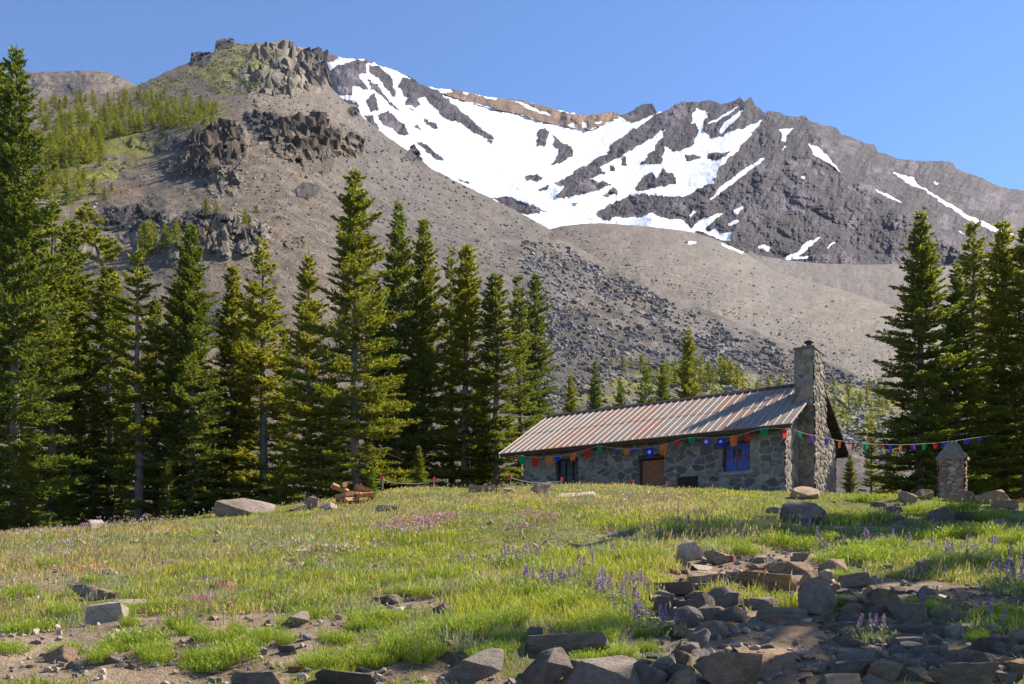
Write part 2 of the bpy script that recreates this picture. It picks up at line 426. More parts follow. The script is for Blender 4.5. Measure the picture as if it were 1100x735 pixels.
def talus_cols(x, y):
    n = fbm(x / 40, y / 30, o=4, s=71); n2 = fbm(x / 6, y / 5, o=3, s=72)
    warm = np.array([.225, .178, .138]); cool = np.array([.168, .150, .142]); dark = np.array([.095, .083, .085]); pale = np.array([.255, .215, .172]); tan = np.array([.175, .138, .108])
    f = np.clip(sstep(260, 420, x - (y - 200) * .2) * .75 + n * .4, 0, 1)[..., None]
    c = warm * (1 - f) + cool * f
    c = c * (1 + .22 * n2[..., None])
    st = fbm((x * .55 - y) / 7 + .8 * n, (x + y * .55) / 90, o=3, s=79); c = c * (1 + .22 * st[..., None])
    for i, (cx, cy, rx, ry, am, tn) in enumerate(CRAGS):
        if am == 0: continue
        e = np.sqrt(((x - cx) / rx) ** 2 + ((y - cy) / ry) ** 2) + .42 * fbm(x / 11, y / 11, o=3, s=60 + i)
        m = sstep(1.05, .85, e)[..., None]; st = fbm(x / 3, y / 14, o=3, s=90 + i)[..., None]
        tgt = [dark, tan, pale][tn] * (1 + .5 * st)
        c = c * (1 - m) + tgt * m
    # dark boulder field, low grass on the slopes
    b = sstep(.0, .25, fbm(x / 22, y / 12, o=3, s=75) - .05 + .4 * sstep(300, 420, y) - .5 * sstep(40, 120, np.abs(x - 700) - 170))[..., None] * sstep(500, 580, x)[..., None]
    c = c * (1 - .35 * b)
    g = np.zeros(x.shape)
    for cx, cy, rx, ry, a in ((105, 150, 80, 42, 1.0), (200, 122, 60, 20, .8), (95, 190, 46, 26, 1.1), (70, 205, 40, 20, .9), (265, 62, 40, 16, .8), (235, 80, 40, 16, .7), (250, 95, 26, 10, .8), (170, 92, 36, 10, .7),
                              (770, 418, 60, 24, 1.3), (700, 412, 60, 16, 1.0), (925, 445, 60, 34, 1.35), (880, 420, 40, 16, .7), (640, 425, 60, 14, .6)):
        e = np.sqrt(((x - cx) / rx) ** 2 + ((y - cy) / ry) ** 2)
        g = np.maximum(g, a * sstep(1.1, .4, e))
    g = np.clip(g * sstep(-.22, .18, fbm(x / 13, y / 6, o=4, s=77) + .12 * g), 0, 1)[..., None]
    c = c * (1 - g) + np.array([.25, .235, .05]) * (1 + .3 * n2[..., None]) * g
    r = (sstep(1.1, .3, np.hypot((x - 128) / 26, (y - 205) / 9)) * .5)[..., None]
    c = c * (1 - r) + np.array([.30, .165, .10]) * r
    return np.clip(c, .02, .9)
M_talus = terrain_mat('talus_scree', .22, .9, 1.6)
me = mesh_np('rocky_hillside', p.reshape(-1, 3), gridfaces(*tx.shape), M_talus, cols=talus_cols(tx, ty).reshape(-1, 3))
tag(link('rocky_hillside', me), kind='structure')

FARC = [(-160, 92), (-60, 80), (0, 78.5), (40, 77.5), (60, 77), (85, 76), (112, 76.5), (125, 81), (138, 87), (150, 93), (190, 112), (240, 150)]
class Hill(Slope):
    amp = (.03, .008, .003)
    def rough(s, x, y, d):
        a, b, c = s.amp
        k = np.clip((s.y0 - y) / 30, 0, 1)
        return d * (1 + k * (a * fbm(x / 60, y / 40, o=3, s=s.seed) + b * ridged(x / 16, y / 12, o=3, s=s.seed + 5) + c * fbm(x / 4, y / 3, o=2, s=s.seed + 9)))
far = Hill(FARC, 600., [(-160, 950), (300, 950)], 190., 101, jag=.8)
p, x, y = far.grid(-150, 235, 1.2, 1.2)
n = fbm(x / 14, y / 8, o=4, s=3)
c = np.array([.195, .158, .13]) * (1 + .30 * fbm(x / 5, y / 4, o=3, s=4))[..., None]
dk = (sstep(.1, .35, n + .5 * sstep(1.3, .3, np.hypot((x - 82) / 20, (y - 92) / 12))))[..., None]
c = c * (1 - dk) + np.array([.11, .10, .10]) * dk
M_hill = terrain_mat('hill_scree', .07, .8, 4.0)
tag(link('hill', mesh_np('hill', p.reshape(-1, 3), gridfaces(*x.shape), M_hill, cols=c.reshape(-1, 3))), kind='structure')

MORC = [(480, 330), (540, 275), (575, 252), (592, 246), (606, 242.5), (625, 240.5), (645, 240), (680, 242), (720, 246), (747, 250), (774, 259), (799, 271), (832, 292), (870, 303), (900, 310), (960, 329), (1040, 356), (1150, 392), (1300, 420)]
class Mor(Hill): amp = (.018, .006, .0022)
mor = Mor(MORC, 200., [(480, 640), (640, 700), (800, 640), (960, 520), (1150, 420), (1300, 400)], 480., 111, jag=.5)
p, x, y = mor.grid(480, 1290, 1.2, 1.2)
n = fbm(x / 30, (y + x * .25) / 8, o=4, s=14); n2 = fbm(x / 5, y / 3, o=3, s=15)
c = np.array([.185, .150, .125]) * (1 + .14 * n + .14 * n2)[..., None]
f = sstep(.05, .35, fbm(x / 60, (y + x * .3) / 22, o=3, s=16))[..., None]
c = c * (1 - .6 * f) + np.array([.15, .13, .118]) * .6 * f
M_mor = terrain_mat('moraine_gravel', .12, .6, 1.6, var=.2, snow=True)
me = mesh_np('moraine_hill', p.reshape(-1, 3), gridfaces(*x.shape), M_mor, cols=c.reshape(-1, 3))
sn = np.zeros(x.shape, bool)
for poly in ([(775, 261.5), (799, 270.5), (797, 272.5), (776, 264)], [(738, 259.5), (748, 260), (747, 262.5), (739, 262)]): sn |= inpoly(x, y, poly)
fattr(me, 'snow', sn.astype(float)); tag(link('moraine_hill', me), kind='structure')
MOR2 = [(640, 330), (700, 290), (760, 268), (800, 271), (830, 277), (850, 280), (880, 283), (920, 284.5), (980, 284), (1100, 290), (1300, 310)]
mor2 = Mor(MOR2, 500., [(640, 900), (1300, 900)], 380., 121, jag=.5)
p, x, y = mor2.grid(640, 1290, 1.4, 1.3)
n2 = fbm(x / 5, y / 3, o=3, s=25)
c = np.array([.16, .133, .12]) * (1 + .14 * fbm(x / 30, y / 10, o=3, s=24) + .14 * n2)[..., None]
me = mesh_np('moraine_hill', p.reshape(-1, 3), gridfaces(*x.shape), M_mor, cols=c.reshape(-1, 3)); fattr(me, 'snow', np.zeros(x.size))
tag(link('moraine_hill', me), kind='structure')

# ---------------------------------------------------------------- the snow mountain
SILH = [(250, 150), (330, 66), (346, 61), (351, 58), (359, 60), (364, 62), (377, 62.7), (384, 63.6), (393, 64.5), (401, 67), (412, 73), (424, 76), (435, 80), (446, 86), (455, 92), (466, 94.5), (484, 97), (489, 97), (503, 100), (521, 103),
        (540, 106), (560, 108), (577, 112), (601, 119), (630, 124), (655, 121), (669, 123), (681, 118), (690, 112), (701, 110.5), (705, 120), (715, 119), (725, 113), (732, 110), (750, 110), (763, 108.5), (777, 112), (788, 108.5), (795, 104), (799, 110),
        (807, 104), (811, 113), (818, 118.5), (822, 122.6), (825, 118.5), (837, 120), (845, 125), (856, 125), (864, 122.4), (871, 130), (885, 135), (896, 136), (905, 144), (926, 152), (939, 156), (942, 163), (959, 168.6), (975, 172), (991, 173.7), (1012, 172),
        (1024, 175), (1028, 182), (1046, 188), (1056, 191.7), (1072, 199.8), (1100, 205.6), (1180, 235), (1300, 270)]
SNOW = [[(338, 58), (384, 62), (401, 66), (424, 75), (455, 91), (487, 97), (511, 101), (560, 108), (655, 121), (669, 124), (716, 118), (716, 140), (690, 200), (660, 216), (655, 255), (500, 265), (335, 125)],
        [(747, 116), (762, 120), (757, 130), (756, 140), (764, 148), (775, 147), (802, 136), (821, 128), (803, 148), (791, 162), (785, 168), (769, 184), (766, 196), (747, 204), (734, 211), (709, 211), (690, 208), (660, 216), (655, 200), (665, 172), (685, 178), (711, 177), (713, 157), (720, 162), (729, 163), (743, 157), (752, 141), (743, 129)],
        [(655, 234), (702, 229), (709, 234), (735, 237), (742, 246), (755, 236), (740, 260), (655, 256)]]
ROCK = [[(476, 101), (489, 97), (511, 102), (540, 106), (560, 108), (577, 112), (601, 119), (630, 124), (657, 119), (669, 124), (651, 133), (635, 140), (626, 139.5), (601, 135), (577, 130), (557, 123), (528, 117), (496, 108)],
        [(715.6, 117), (699, 128), (676, 142), (655, 157), (653, 164), (635, 174), (621, 182.5), (596, 198), (606, 200), (594, 213), (614, 212.5), (632, 208), (646, 202), (659, 199), (646, 195), (632, 192), (650, 187), (645, 178), (654, 174), (665, 170), (685, 157), (699, 148), (716, 138.5), (725, 110)],
        [(715.6, 137), (708.7, 150), (699, 164), (685.5, 178), (711, 177), (713, 164), (713, 157), (720, 162), (729, 163), (743, 157), (752, 141), (743, 129), (747, 106), (720, 106)],
        [(680, 204), (692, 189), (699, 185), (705, 192), (712, 180), (727, 192), (727, 198), (699, 203), (690, 206)],
        [(683, 209), (699, 214), (709, 211), (736, 210), (760, 200), (775, 205), (790, 215), (760, 232), (745, 240), (738, 240), (735, 236), (709, 234), (702, 229), (690, 233), (681, 234), (657, 233), (655, 238), (644, 235), (639, 230), (650, 222), (655, 219), (676, 227), (683, 229), (685, 220), (681, 218)],
        [(666, 170), (672, 169), (675, 178), (667, 178)], [(654, 177), (661, 178), (661, 184), (655, 184)], [(647, 211), (660, 202), (664, 207), (655, 212)], [(614, 220), (641, 212), (630, 215), (618, 221)],
        [(577, 140), (587, 137.5), (591, 141), (589, 150), (588, 156), (577, 158), (577, 148)], [(591, 141), (601, 151), (614, 158), (616, 166), (604, 175), (592, 178), (599, 166), (600, 160), (594, 157), (596, 150)],
        [(563, 190), (575, 188), (583, 191), (577, 195), (566, 194)], [(577, 203), (591, 198), (588, 203), (580, 205)], [(527, 213), (545, 211), (570, 219.5), (583, 229), (560, 230.5), (543, 222)], [(571, 219), (589, 228), (578, 226)],
        [(489, 191), (508, 199), (495, 196)], [(447, 151), (458, 155), (476, 172), (470, 173), (456, 163)],
        [(446, 86), (464, 95), (476, 101), (490, 113), (499, 122), (512, 133), (531, 149), (523, 151), (508, 143), (497, 134), (484, 130), (474, 124), (464, 113), (455, 104), (447, 106), (435, 105), (428, 93), (432, 82)],
        [(346, 78), (363, 70), (383, 64), (392, 65), (394, 79), (385, 80), (387, 85), (392, 89), (398, 98), (380, 93), (379, 103), (366, 103), (355, 94), (347, 84)], [(340, 55), (354, 55), (364, 63), (356, 66), (346, 68)], [(391, 62), (402, 66), (400, 69), (391, 68)],
        [(396, 71), (404.5, 70), (415.5, 77), (421, 86), (426, 104.5), (417, 99), (406, 84.5), (397, 77)], [(394.5, 84.5), (406, 92), (413.6, 103), (424.5, 113.6), (434.5, 123.6), (421, 114), (410, 104.5), (399, 95.5)],
        [(392, 110), (402, 99), (405, 108), (407, 118), (397, 120)], [(363, 105), (381, 110), (385, 116), (373, 116)], [(391, 125), (401, 123), (407, 141), (398, 136)], [(405, 123), (417, 119), (425, 128), (432, 132), (441, 146), (428, 146), (418, 137), (407, 130)],
        [(437, 107), (447, 105), (453, 112), (445, 116), (437, 113)], [(452, 126), (470, 134.5), (469, 140), (457, 132)], [(445, 134), (457, 140), (446, 138)], [(440, 117), (445, 117), (444, 121)], [(524, 151), (529, 151), (529, 156), (525, 154)],
        [(667, 126), (681, 117), (690, 108), (703, 108), (707, 121), (690, 129), (677, 133), (672, 128)], [(736, 167), (745, 165), (754, 168), (742, 173), (737, 173)], [(760, 165), (785, 163), (780, 169), (770, 172), (760, 172)], [(716, 185), (722, 185), (728, 193), (726, 197), (716, 198)],
        [(700, 166), (708, 160), (708, 167), (702, 170)]]
SNOW2 = [[(720, 236), (735, 237), (737, 245), (742, 245), (755, 234), (777, 228.7), (758, 245), (761, 249), (769, 245), (772, 250), (787, 250.5), (784, 259), (773, 257), (755, 249), (720, 246)],
         [(761, 216.5), (772, 203), (788, 190.6), (801.6, 180), (820.6, 169), (822, 171.6), (804, 184), (785, 199)], [(812.5, 265), (820.6, 262.7), (828, 265.4), (824.7, 270)],
         [(839.6, 277), (856, 272), (864, 261), (883, 254.5), (868, 267), (856, 276), (869.6, 275), (868, 277.6), (848, 279)], [(887, 266.5), (896.5, 260), (897, 261.5), (888, 267.5)],
         [(837, 139), (852, 137.6), (845, 145.7), (843.7, 152.5), (839.6, 151), (840.5, 144)], [(835.6, 167.5), (845, 155), (844, 159)], [(868.5, 155), (878, 157), (887, 166), (894, 174), (905.5, 187), (889, 174), (874, 166)],
         [(957.5, 185), (976, 190.5), (982, 190.5), (984, 197.5), (1000, 206.7), (1016.5, 217), (1042, 232), (1058, 239), (1074, 246), (1090, 253), (1065, 248), (1039.6, 235.6), (1012, 218), (993, 204), (977, 198.6)],
         [(938, 203.7), (954, 209), (972.6, 220), (954, 212.5)], [(1029, 246.7), (1038.5, 252), (1030, 249)], [(758, 133.5), (793.4, 114.5), (792, 117), (769, 131)], [(772, 142), (778, 132), (798, 117), (800, 118), (783, 136), (775, 143)],
         [(552, 108), (565, 112), (592, 122), (590, 124), (562, 115)], [(611, 134), (616, 131), (618, 136), (613, 137)], [(624, 131), (630, 132), (630, 138), (626, 138)], [(640, 131), (647, 130), (645, 133), (640, 133)], [(496, 98), (503, 99.5), (503, 102), (497, 101)], [(520, 103), (535, 105), (533, 107), (522, 106)],
         [(788, 225), (800, 221), (799, 224), (790, 230)], [(782, 240), (793, 236), (793, 239), (783, 243)], [(740, 232), (746, 226), (748, 228), (742, 234)], [(861, 190), (866, 188), (864, 193)], [(1003, 195), (1010, 196), (1006, 198)], [(787, 229), (794, 227), (793, 230)]]
RIBS = [([(864, 122), (905, 187), (985, 240), (1060, 290)], .062, 60), ([(732, 110), (700, 145), (655, 170), (600, 205)], .020, 22), ([(805, 105), (780, 160), (760, 215), (700, 235)], .022, 22), ([(825, 118), (835, 165), (800, 230), (780, 262)], .022, 30),
        ([(446, 86), (480, 112), (531, 150)], .014, 13), ([(384, 63), (400, 90), (434, 122)], .008, 10), ([(1012, 172), (1040, 215), (1120, 290)], .012, 30), ([(690, 112), (672, 130)], .010, 12), ([(350, 60), (370, 95), (395, 120)], .012, 18)]
def seg_dist(x, y, pts):
    best = np.full(x.shape, 1e9)
    for (x0, y0), (x1, y1) in zip(pts[:-1], pts[1:]):
        L = (x1 - x0) ** 2 + (y1 - y0) ** 2
        t = np.clip(((x - x0) * (x1 - x0) + (y - y0) * (y1 - y0)) / L, 0, 1)
        best = np.minimum(best, np.hypot(x - x0 - t * (x1 - x0), y - y0 - t * (y1 - y0)))
    return best
def snowmask(x, y):
    a = x + 2.6 * fbm(x / 7, y / 7, o=4, s=41) + 1.3 * fbm(x / 2.6, y / 2.6, o=3, s=45); b = y + 2.2 * fbm(x / 7, y / 7, o=4, s=43) + 1.3 * fbm(x / 2.6, y / 2.6, o=3, s=47)
    m = np.zeros(x.shape, bool)
    for q in SNOW: m |= inpoly(a, b, q)
    for q in ROCK: m &= ~inpoly(a, b, q)
    for q in SNOW2: m |= inpoly(a * .6 + x * .4, b * .6 + y * .4, q)
    return m
class Mountain(Slope):
    def rough(s, x, y, d):
        k = np.clip((s.y0 - y) / 30, 0, 1)
        sm = s.sm if s.sm is not None and s.sm.shape == x.shape else np.zeros(x.shape)
        hi = 1 - .8 * sm
        r = .020 * fbm(x / 90, y / 60, o=3, s=s.seed) + hi * (.024 * (ridged((x + .6 * y) / 30, (y - .5 * x) / 46, o=4, s=s.seed + 5, g=.55) - .48) + .0060 * (ridged(x / 7, y / 6, o=3, s=s.seed + 9) - .45) + .002 * fbm(x / 2, y / 2, o=2, s=3))
        for pts, am, w in RIBS:
            q = seg_dist(x, y, pts) / w
            r = r - am * np.exp(-q * 1.6)
        cl = inpoly(x, y, ROCK[0]); r = r - .012 * cl * (.6 + .5 * fbm(x / 9, y / 16, o=3, s=8))
        r = r - .007 * np.exp(-(seg_dist(x, y, [(955, 171), (985, 177), (1023, 179)]) / 8) ** 2) * (1 + .5 * fbm(x / 6, y / 10, o=3, s=66))
        return d * (1 + k * r)
mtn = Mountain(SILH, 1000., [(250, 2500), (345, 2450), (560, 2350), (720, 2100), (1000, 1950), (1300, 1900)], 305., 201, jag=1.9)
mtn.sm = None
xs = np.arange(300, 1290, .85); yc = mtn.crest(xs)
nr = int((305 - yc.min()) / .85)
gxx = np.repeat(xs[None], nr, 0); gyy = 305 + (yc[None] - 305) * np.linspace(0, 1, nr)[:, None]
sm0 = snowmask(gxx, gyy).astype(float)
def blur(a, n=2):
    for _ in range(n):
        b = np.pad(a, 1, mode='edge'); a = (b[:-2, 1:-1] + b[2:, 1:-1] + b[1:-1, :-2] + b[1:-1, 2:] + 2 * b[1:-1, 1:-1]) / 6
    return a
mtn.sm = blur(sm0, 9)
p, x, y = mtn.grid(300, 1289.9, .85, .85)
nr0 = mtn.sm.shape[0]
sm = np.concatenate([sm0[:1], sm0[:p.shape[0] - 6], np.zeros((5, p.shape[1]))])[:p.shape[0]]
n = fbm(x / 18, y / 12, o=4, s=51); n2 = fbm(x / 4, y / 4, o=3, s=52)
c = np.array([.190, .155, .178]) * (1 + .42 * n + .34 * n2)[..., None]  # violet cast of distant haze mixed into the rock colour
dk = sstep(.12, .4, ridged(x / 26, y / 20, o=3, s=55))[..., None]
c = c * (1 - .5 * dk)
cl = (inpoly(x, y, ROCK[0]) & (x < 668)).astype(float)
cl = blur(cl, 2)[..., None]; st = .6 * fbm(x / 7, y / 9, o=4, s=58)[..., None]
c = c * (1 - cl) + np.array([.27, .175, .125]) * (1 + .6 * st) * cl
rd = (sstep(12, 2, y - np.interp(x, mtn.cx, mtn.cy)) * sstep(412, 350, x))[..., None]
c = c * (1 - rd) + np.array([.24, .115, .085]) * rd
br = (sstep(560, 620, x) * sstep(680, 650, x) * sstep(14, 4, y - np.interp(x, mtn.cx, mtn.cy)))[..., None]
c = c * (1 - br) + np.array([.36, .225, .14]) * br
M_mtn = terrain_mat('haze_tinted_volcanic_rock', .03, .9, 14, var=.3, snow=True)
me = mesh_np('mountain', p.reshape(-1, 3), gridfaces(*x.shape), M_mtn, cols=np.clip(c, .02, .9).reshape(-1, 3), smooth=False)
fattr(me, 'snow', blur(sm, 1)); tag(link('mountain', me), kind='structure')
# ================================================================ THE STONE HUT
HB = 3.35
HRZ = math.atan2(-.5426, .84)
hut = empty('stone_hut', (8.67, 30.0, HB), HRZ, 'long low stone hut with rusty metal roof and tall chimney', 'hut')
HM = Matrix.Translation((8.67, 30.0, HB)) @ Matrix.Rotation(HRZ, 4, 'Z')
def hloc(x, y, z): return np.array(HM @ Vector((x, y, z)))
M_wall = masonry_mat('rubble_masonry', 2.1, 1.35)
M_chim = masonry_mat('chimney_masonry', 2.5, 1.2, tones=((.12, .105, .10), (.19, .16, .14), (.27, .215, .17)), mortar=(.33, .28, .22), mw=.05)
M_wood = simple('weathered_wood', (.115, .062, .032), .8, .35, 9)
M_dkwood = simple('dark_timber', (.06, .042, .03), .85, .3, 8)
M_iron = simple('dark_iron', (.05, .045, .045), .6, .2, 12, metal=.4)
M_void = simple('painted_interior_dark', (.012, .012, .013), .9, .1)
def roof_mat():
    t = NT('rusty_roof_sheet'); v = t.obj()
    sp = t.n('ShaderNodeSeparateXYZ', _0=v)
    px = t.math('FLOOR', t.math('MULTIPLY', sp.outputs[0], 1 / .816)); pz = t.math('GREATER_THAN', sp.outputs[2], 3.43)
    cb = t.n('ShaderNodeCombineXYZ', _0=px, _1=pz)
    wn = t.n('ShaderNodeTexWhiteNoise', noise_dimensions='3D', _Vector=cb.outputs[0])
    n = t.noise(t.mapv(v, (2.5, .6, .6)), 2.2, 7, .65); n2 = t.noise(v, 14, 5, .7)
    base = t.ramp(n, [(.3, (.175, .138, .118)), (.55, (.25, .195, .162)), (.8, (.32, .25, .21))])
    rust = t.ramp(n2, [(.3, (.21, .09, .055)), (.7, (.37, .175, .105))])
    f = t.math('ADD', t.math('MULTIPLY', wn.outputs[0], .75), t.math('MULTIPLY', t.math('SUBTRACT', n, .5), 1.6))
    c = t.mix(t.ramp(f, [(.30, 0.0), (.75, .9)]), base, rust)
    return t.pbsdf(c, .7, t.bump(n2, .25, .01), Metallic=.0, spec=.25)
M_roof = roof_mat()
M_rib = simple('pale_rib_metal', (.42, .355, .325), .5, .2, 5, metal=.15)
X0, X1, WY0, WY1, RY = -10.14, -.36, .55, 6.65, 3.6
EZ, RZ = 2.44, 4.42
def rz_at(y): return EZ + (RZ - EZ) * (1 - abs(y - RY) / RY)
M_stones = None
def stones_mat():
    t = NT('laid_fieldstone'); v = t.obj(); b_ = t.attr('Col')
    n1 = t.noise(v, 7, 7, .65); n2 = t.noise(v, 40, 4, .7)
    c = t.mix(1.0, b_, t.ramp(n1, [(.25, .62), (.75, 1.38)]), 'MULTIPLY')
    c = t.mix(t.ramp(t.noise(v, 2.3, 5), [(.56, 0.0), (.75, .35)]), c, (.26, .24, .17))
    return t.pbsdf(c, .92, t.bump(t.math('ADD', n1, t.math('MULTIPLY', n2, .5)), .55, .02), spec=.15)
M_stones = stones_mat()
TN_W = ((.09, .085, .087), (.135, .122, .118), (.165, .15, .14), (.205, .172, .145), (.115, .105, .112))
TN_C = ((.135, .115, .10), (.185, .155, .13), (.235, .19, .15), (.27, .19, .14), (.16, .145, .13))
def masonry(name, quad, parent, cw=.33, ch=.23, holes=(), tones=TN_W, proud=.05, res=.028, seed=0, mortar=(.27, .23, .175)):
    """a face laid with real stones: quad = lower left, lower right, upper right, upper left as seen from outside; holes in metres on the face"""
    q = np.array(quad, float); W = np.linalg.norm(q[1] - q[0]); H = np.linalg.norm(q[3] - q[0])
    nu, nv = int(W / res) + 1, int(H / res) + 1
    U, Vv = np.meshgrid(np.linspace(0, 1, nu + 1), np.linspace(0, 1, nv + 1))
    Pp = (q[0] * ((1 - U) * (1 - Vv))[..., None] + q[1] * (U * (1 - Vv))[..., None] + q[2] * (U * Vv)[..., None] + q[3] * ((1 - U) * Vv)[..., None])
    nn = np.cross(q[1] - q[0], q[3] - q[0]); nn /= np.linalg.norm(nn)
    u, v = U * W, Vv * H
    a = u / cw + .30 * fbm(u * 2.2, v * 2.2, o=2, s=seed) * .7 + seed * 3.7; b2 = v / ch + .30 * fbm(u * 2.2, v * 2.2, o=2, s=seed + 5) + seed
    # courses: shift every other course, vary the height
    cv, ce = cells(a, b2, s=seed + 11)
    m = sstep(.04, .16, ce); prf = sstep(.04, .42, ce)
    d = proud * (m * (.25 + .45 * prf) + m * .45 * (cv - .3)) + .010 * fbm(u * 14, v * 14, o=3, s=seed + 2) * m
    Pp = Pp + nn * d[..., None]
    ti = (cv * 997 % 1 * len(tones)).astype(int) % len(tones)
    col = np.array(tones)[ti] * (.75 + .5 * (cv * 313 % 1))[..., None]
    col = np.array(mortar) * (1 - m[..., None]) + col * m[..., None]
    fc = gridfaces(nv + 1, nu + 1)
    if len(holes):
        fu = u.ravel()[fc].mean(1); fv = v.ravel()[fc].mean(1); ok = np.ones(len(fc), bool)
        for (x0, x1, z0, z1) in holes: ok &= ~((fu > x0) & (fu < x1) & (fv > z0) & (fv < z1))
        fc = fc[ok]
    return link(name, mesh_np(name, Pp.reshape(-1, 3), fc, M_stones, cols=col.reshape(-1, 3), smooth=True), parent)
# front wall with its openings: left window, door, vent, shuttered window
b = MB()
ztop = rz_at(.55) - .12
ops = [(-8.78, -7.82, 1.05, 2.12), (-5.46, -4.49, -.3, 1.98), (-4.03, -3.27, .72, 1.12), (-2.42, -1.51, 1.16, 2.14)]
xx = X0
for (a, c_, z0, z1) in ops:
    b.box(xx, a, WY0, WY0 + .4, -.6, ztop); 
    if z0 > -.3: b.box(a, c_, WY0, WY0 + .4, -.6, z0)
    b.box(a, c_, WY0, WY0 + .4, z1, ztop); xx = c_
b.box(xx, X1, WY0, WY0 + .4, -.6, ztop)
b.build('wall', M_wall, hut)
MB().box(X0, X1, WY1 - .4, WY1, -.6, ztop).build('wall', M_wall, hut)
for xa, xb in ((X1 - .4, X1), (X0, X0 + .4)):
    b = MB(); t0 = .13
    for y0, y1 in ((WY0 + .4, RY), (RY, WY1 - .4)):
        b.hexa([(xa, y0, -.6), (xb, y0, -.6), (xa, y1, -.6), (xb, y1, -.6), (xa, y0, rz_at(y0) - t0), (xb, y0, rz_at(y0) - t0), (xa, y1, rz_at(y1) - t0), (xb, y1, rz_at(y1) - t0)])
    b.build('wall', M_wall, hut)
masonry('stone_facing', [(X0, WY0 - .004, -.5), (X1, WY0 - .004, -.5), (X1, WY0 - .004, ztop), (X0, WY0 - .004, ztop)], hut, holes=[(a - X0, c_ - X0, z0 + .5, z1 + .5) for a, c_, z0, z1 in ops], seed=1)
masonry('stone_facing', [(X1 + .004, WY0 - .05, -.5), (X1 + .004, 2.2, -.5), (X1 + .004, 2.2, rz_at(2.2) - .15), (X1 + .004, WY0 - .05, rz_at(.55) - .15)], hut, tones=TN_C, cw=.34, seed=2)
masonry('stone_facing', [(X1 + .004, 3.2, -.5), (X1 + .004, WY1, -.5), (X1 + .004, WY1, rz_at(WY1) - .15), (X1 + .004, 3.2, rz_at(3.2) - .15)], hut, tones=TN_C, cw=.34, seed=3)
# near-black sheet behind the openings, painted in place of the room's shade
MB().box(X0 + .45, X1 - .45, WY0 + .42, WY0 + .46, -.5, 2.5).build('interior_dark_sheet', M_void, hut)
# the roof
roof = None
nrm = np.array([0, -(RZ - EZ), RY]); nrm /= np.linalg.norm(nrm)
def rp(side, x, s, h):
    y = RY * s; z = EZ + (RZ - EZ) * s
    p = np.array([x, y, z]) + nrm * h
    if side: p[1] = 2 * RY - p[1]
    return p
RX0, RX1 = -10.92, 0.0
def slab(b, side, x0, x1, s0, s1, h0, h1): b.hexa([rp(side, x, s, h) for h in (h0, h1) for s in (s0, s1) for x in (x0, x1)])
b = MB(); rb = MB()
for side in (0, 1):
    slab(b, side, RX0, RX1, 0, .502, -.02, .004); slab(b, side, RX0, RX1, .498, 1.0, -.012, .014)
    n = 41; dx = (RX1 - RX0 - .05) / (n - 1)
    for i in range(n):
        xc = RX0 + .025 + i * dx
        for s0, s1, h0 in ((-.004, .5, .004), (.496, .992, .014)):
            V = [rp(side, xc + w_, s, h) for h, ws in ((h0, .013), (h0 + .030, .008)) for s in (s0, s1) for w_ in (-ws, ws)]
            rb.hexa(V)
roof = b.build('roof', M_roof, hut)
rb.build('roof_ribs', M_rib, roof)
b = MB()
b.hexa([(x, y, z) for z, hw in ((RZ - .035, .17), (RZ + .07, .05)) for y in (RY - hw, RY + hw) for x in (RX0 - .01, RX1 - .75)])
b.build('ridge_cap', simple('rusty_ridge', (.10, .06, .05), .7, .4, 7), roof)
b = MB()   # boards, rafters and purlins under the sheets
for side in (0, 1):
    slab(b, side, RX0 + .02, RX1 - .02, .01, .992, -.045, -.022)
    for i in range(19): 
        xc = RX0 + .3 + i * .57; slab(b, side, xc - .04, xc + .04, .012, .25, -.16, -.046)
    slab(b, side, RX0 + .03, RX1 - .03, .004, .010, -.15, -.024)
b.build('eave_board', M_dkwood, roof)
b = MB()
for side in (0, 1):
    for s in (.06, .2, .34, .48, .62, .76, .9): slab(b, side, X1 + .01, RX1 - .05, s, s + .03, -.15, -.047)
b.build('purlin_ends', M_dkwood, roof)
# chimney
b = MB()
b.box(-.45, .17, 1.95, 4.42, -.7, 2.4)
b.hexa([(-.45, 1.95, 2.4), (.17, 1.95, 2.4), (-.45, 4.42, 2.4), (.17, 4.42, 2.4), (-.47, 1.93, 2.92), (.15, 1.93, 2.92), (-.47, 3.42, 2.92), (.15, 3.42, 2.92)])
b.hexa([(-.47, 1.93, 2.92), (.15, 1.93, 2.92), (-.47, 3.42, 2.92), (.15, 3.42, 2.92), (-.46, 1.88, 5.22), (.14, 1.88, 5.22), (-.46, 3.08, 5.12), (.14, 3.08, 5.12)])
def rough_mesh(me, cuts, amp, sc, seed=0):
    bm = bmesh.new(); bm.from_mesh(me)
    bmesh.ops.subdivide_edges(bm, edges=bm.edges[:], cuts=cuts, use_grid_fill=True)
    bm.to_mesh(me); bm.free()
    V = np.empty(len(me.vertices) * 3, np.float32); me.vertices.foreach_get('co', V); V = V.reshape(-1, 3)
    D = np.stack([fbm(V[:, 0] * sc, V[:, 1] * sc, V[:, 2] * sc + 7 * k, o=3, s=seed + k) for k in range(3)], -1)
    V = V + D * amp; me.vertices.foreach_set('co', V.ravel()); me.update()
    return me
me = b.mesh('chimney', M_chim); rough_mesh(me, 11, .045, 3.2, 5)
chim = link('chimney', me, hut)
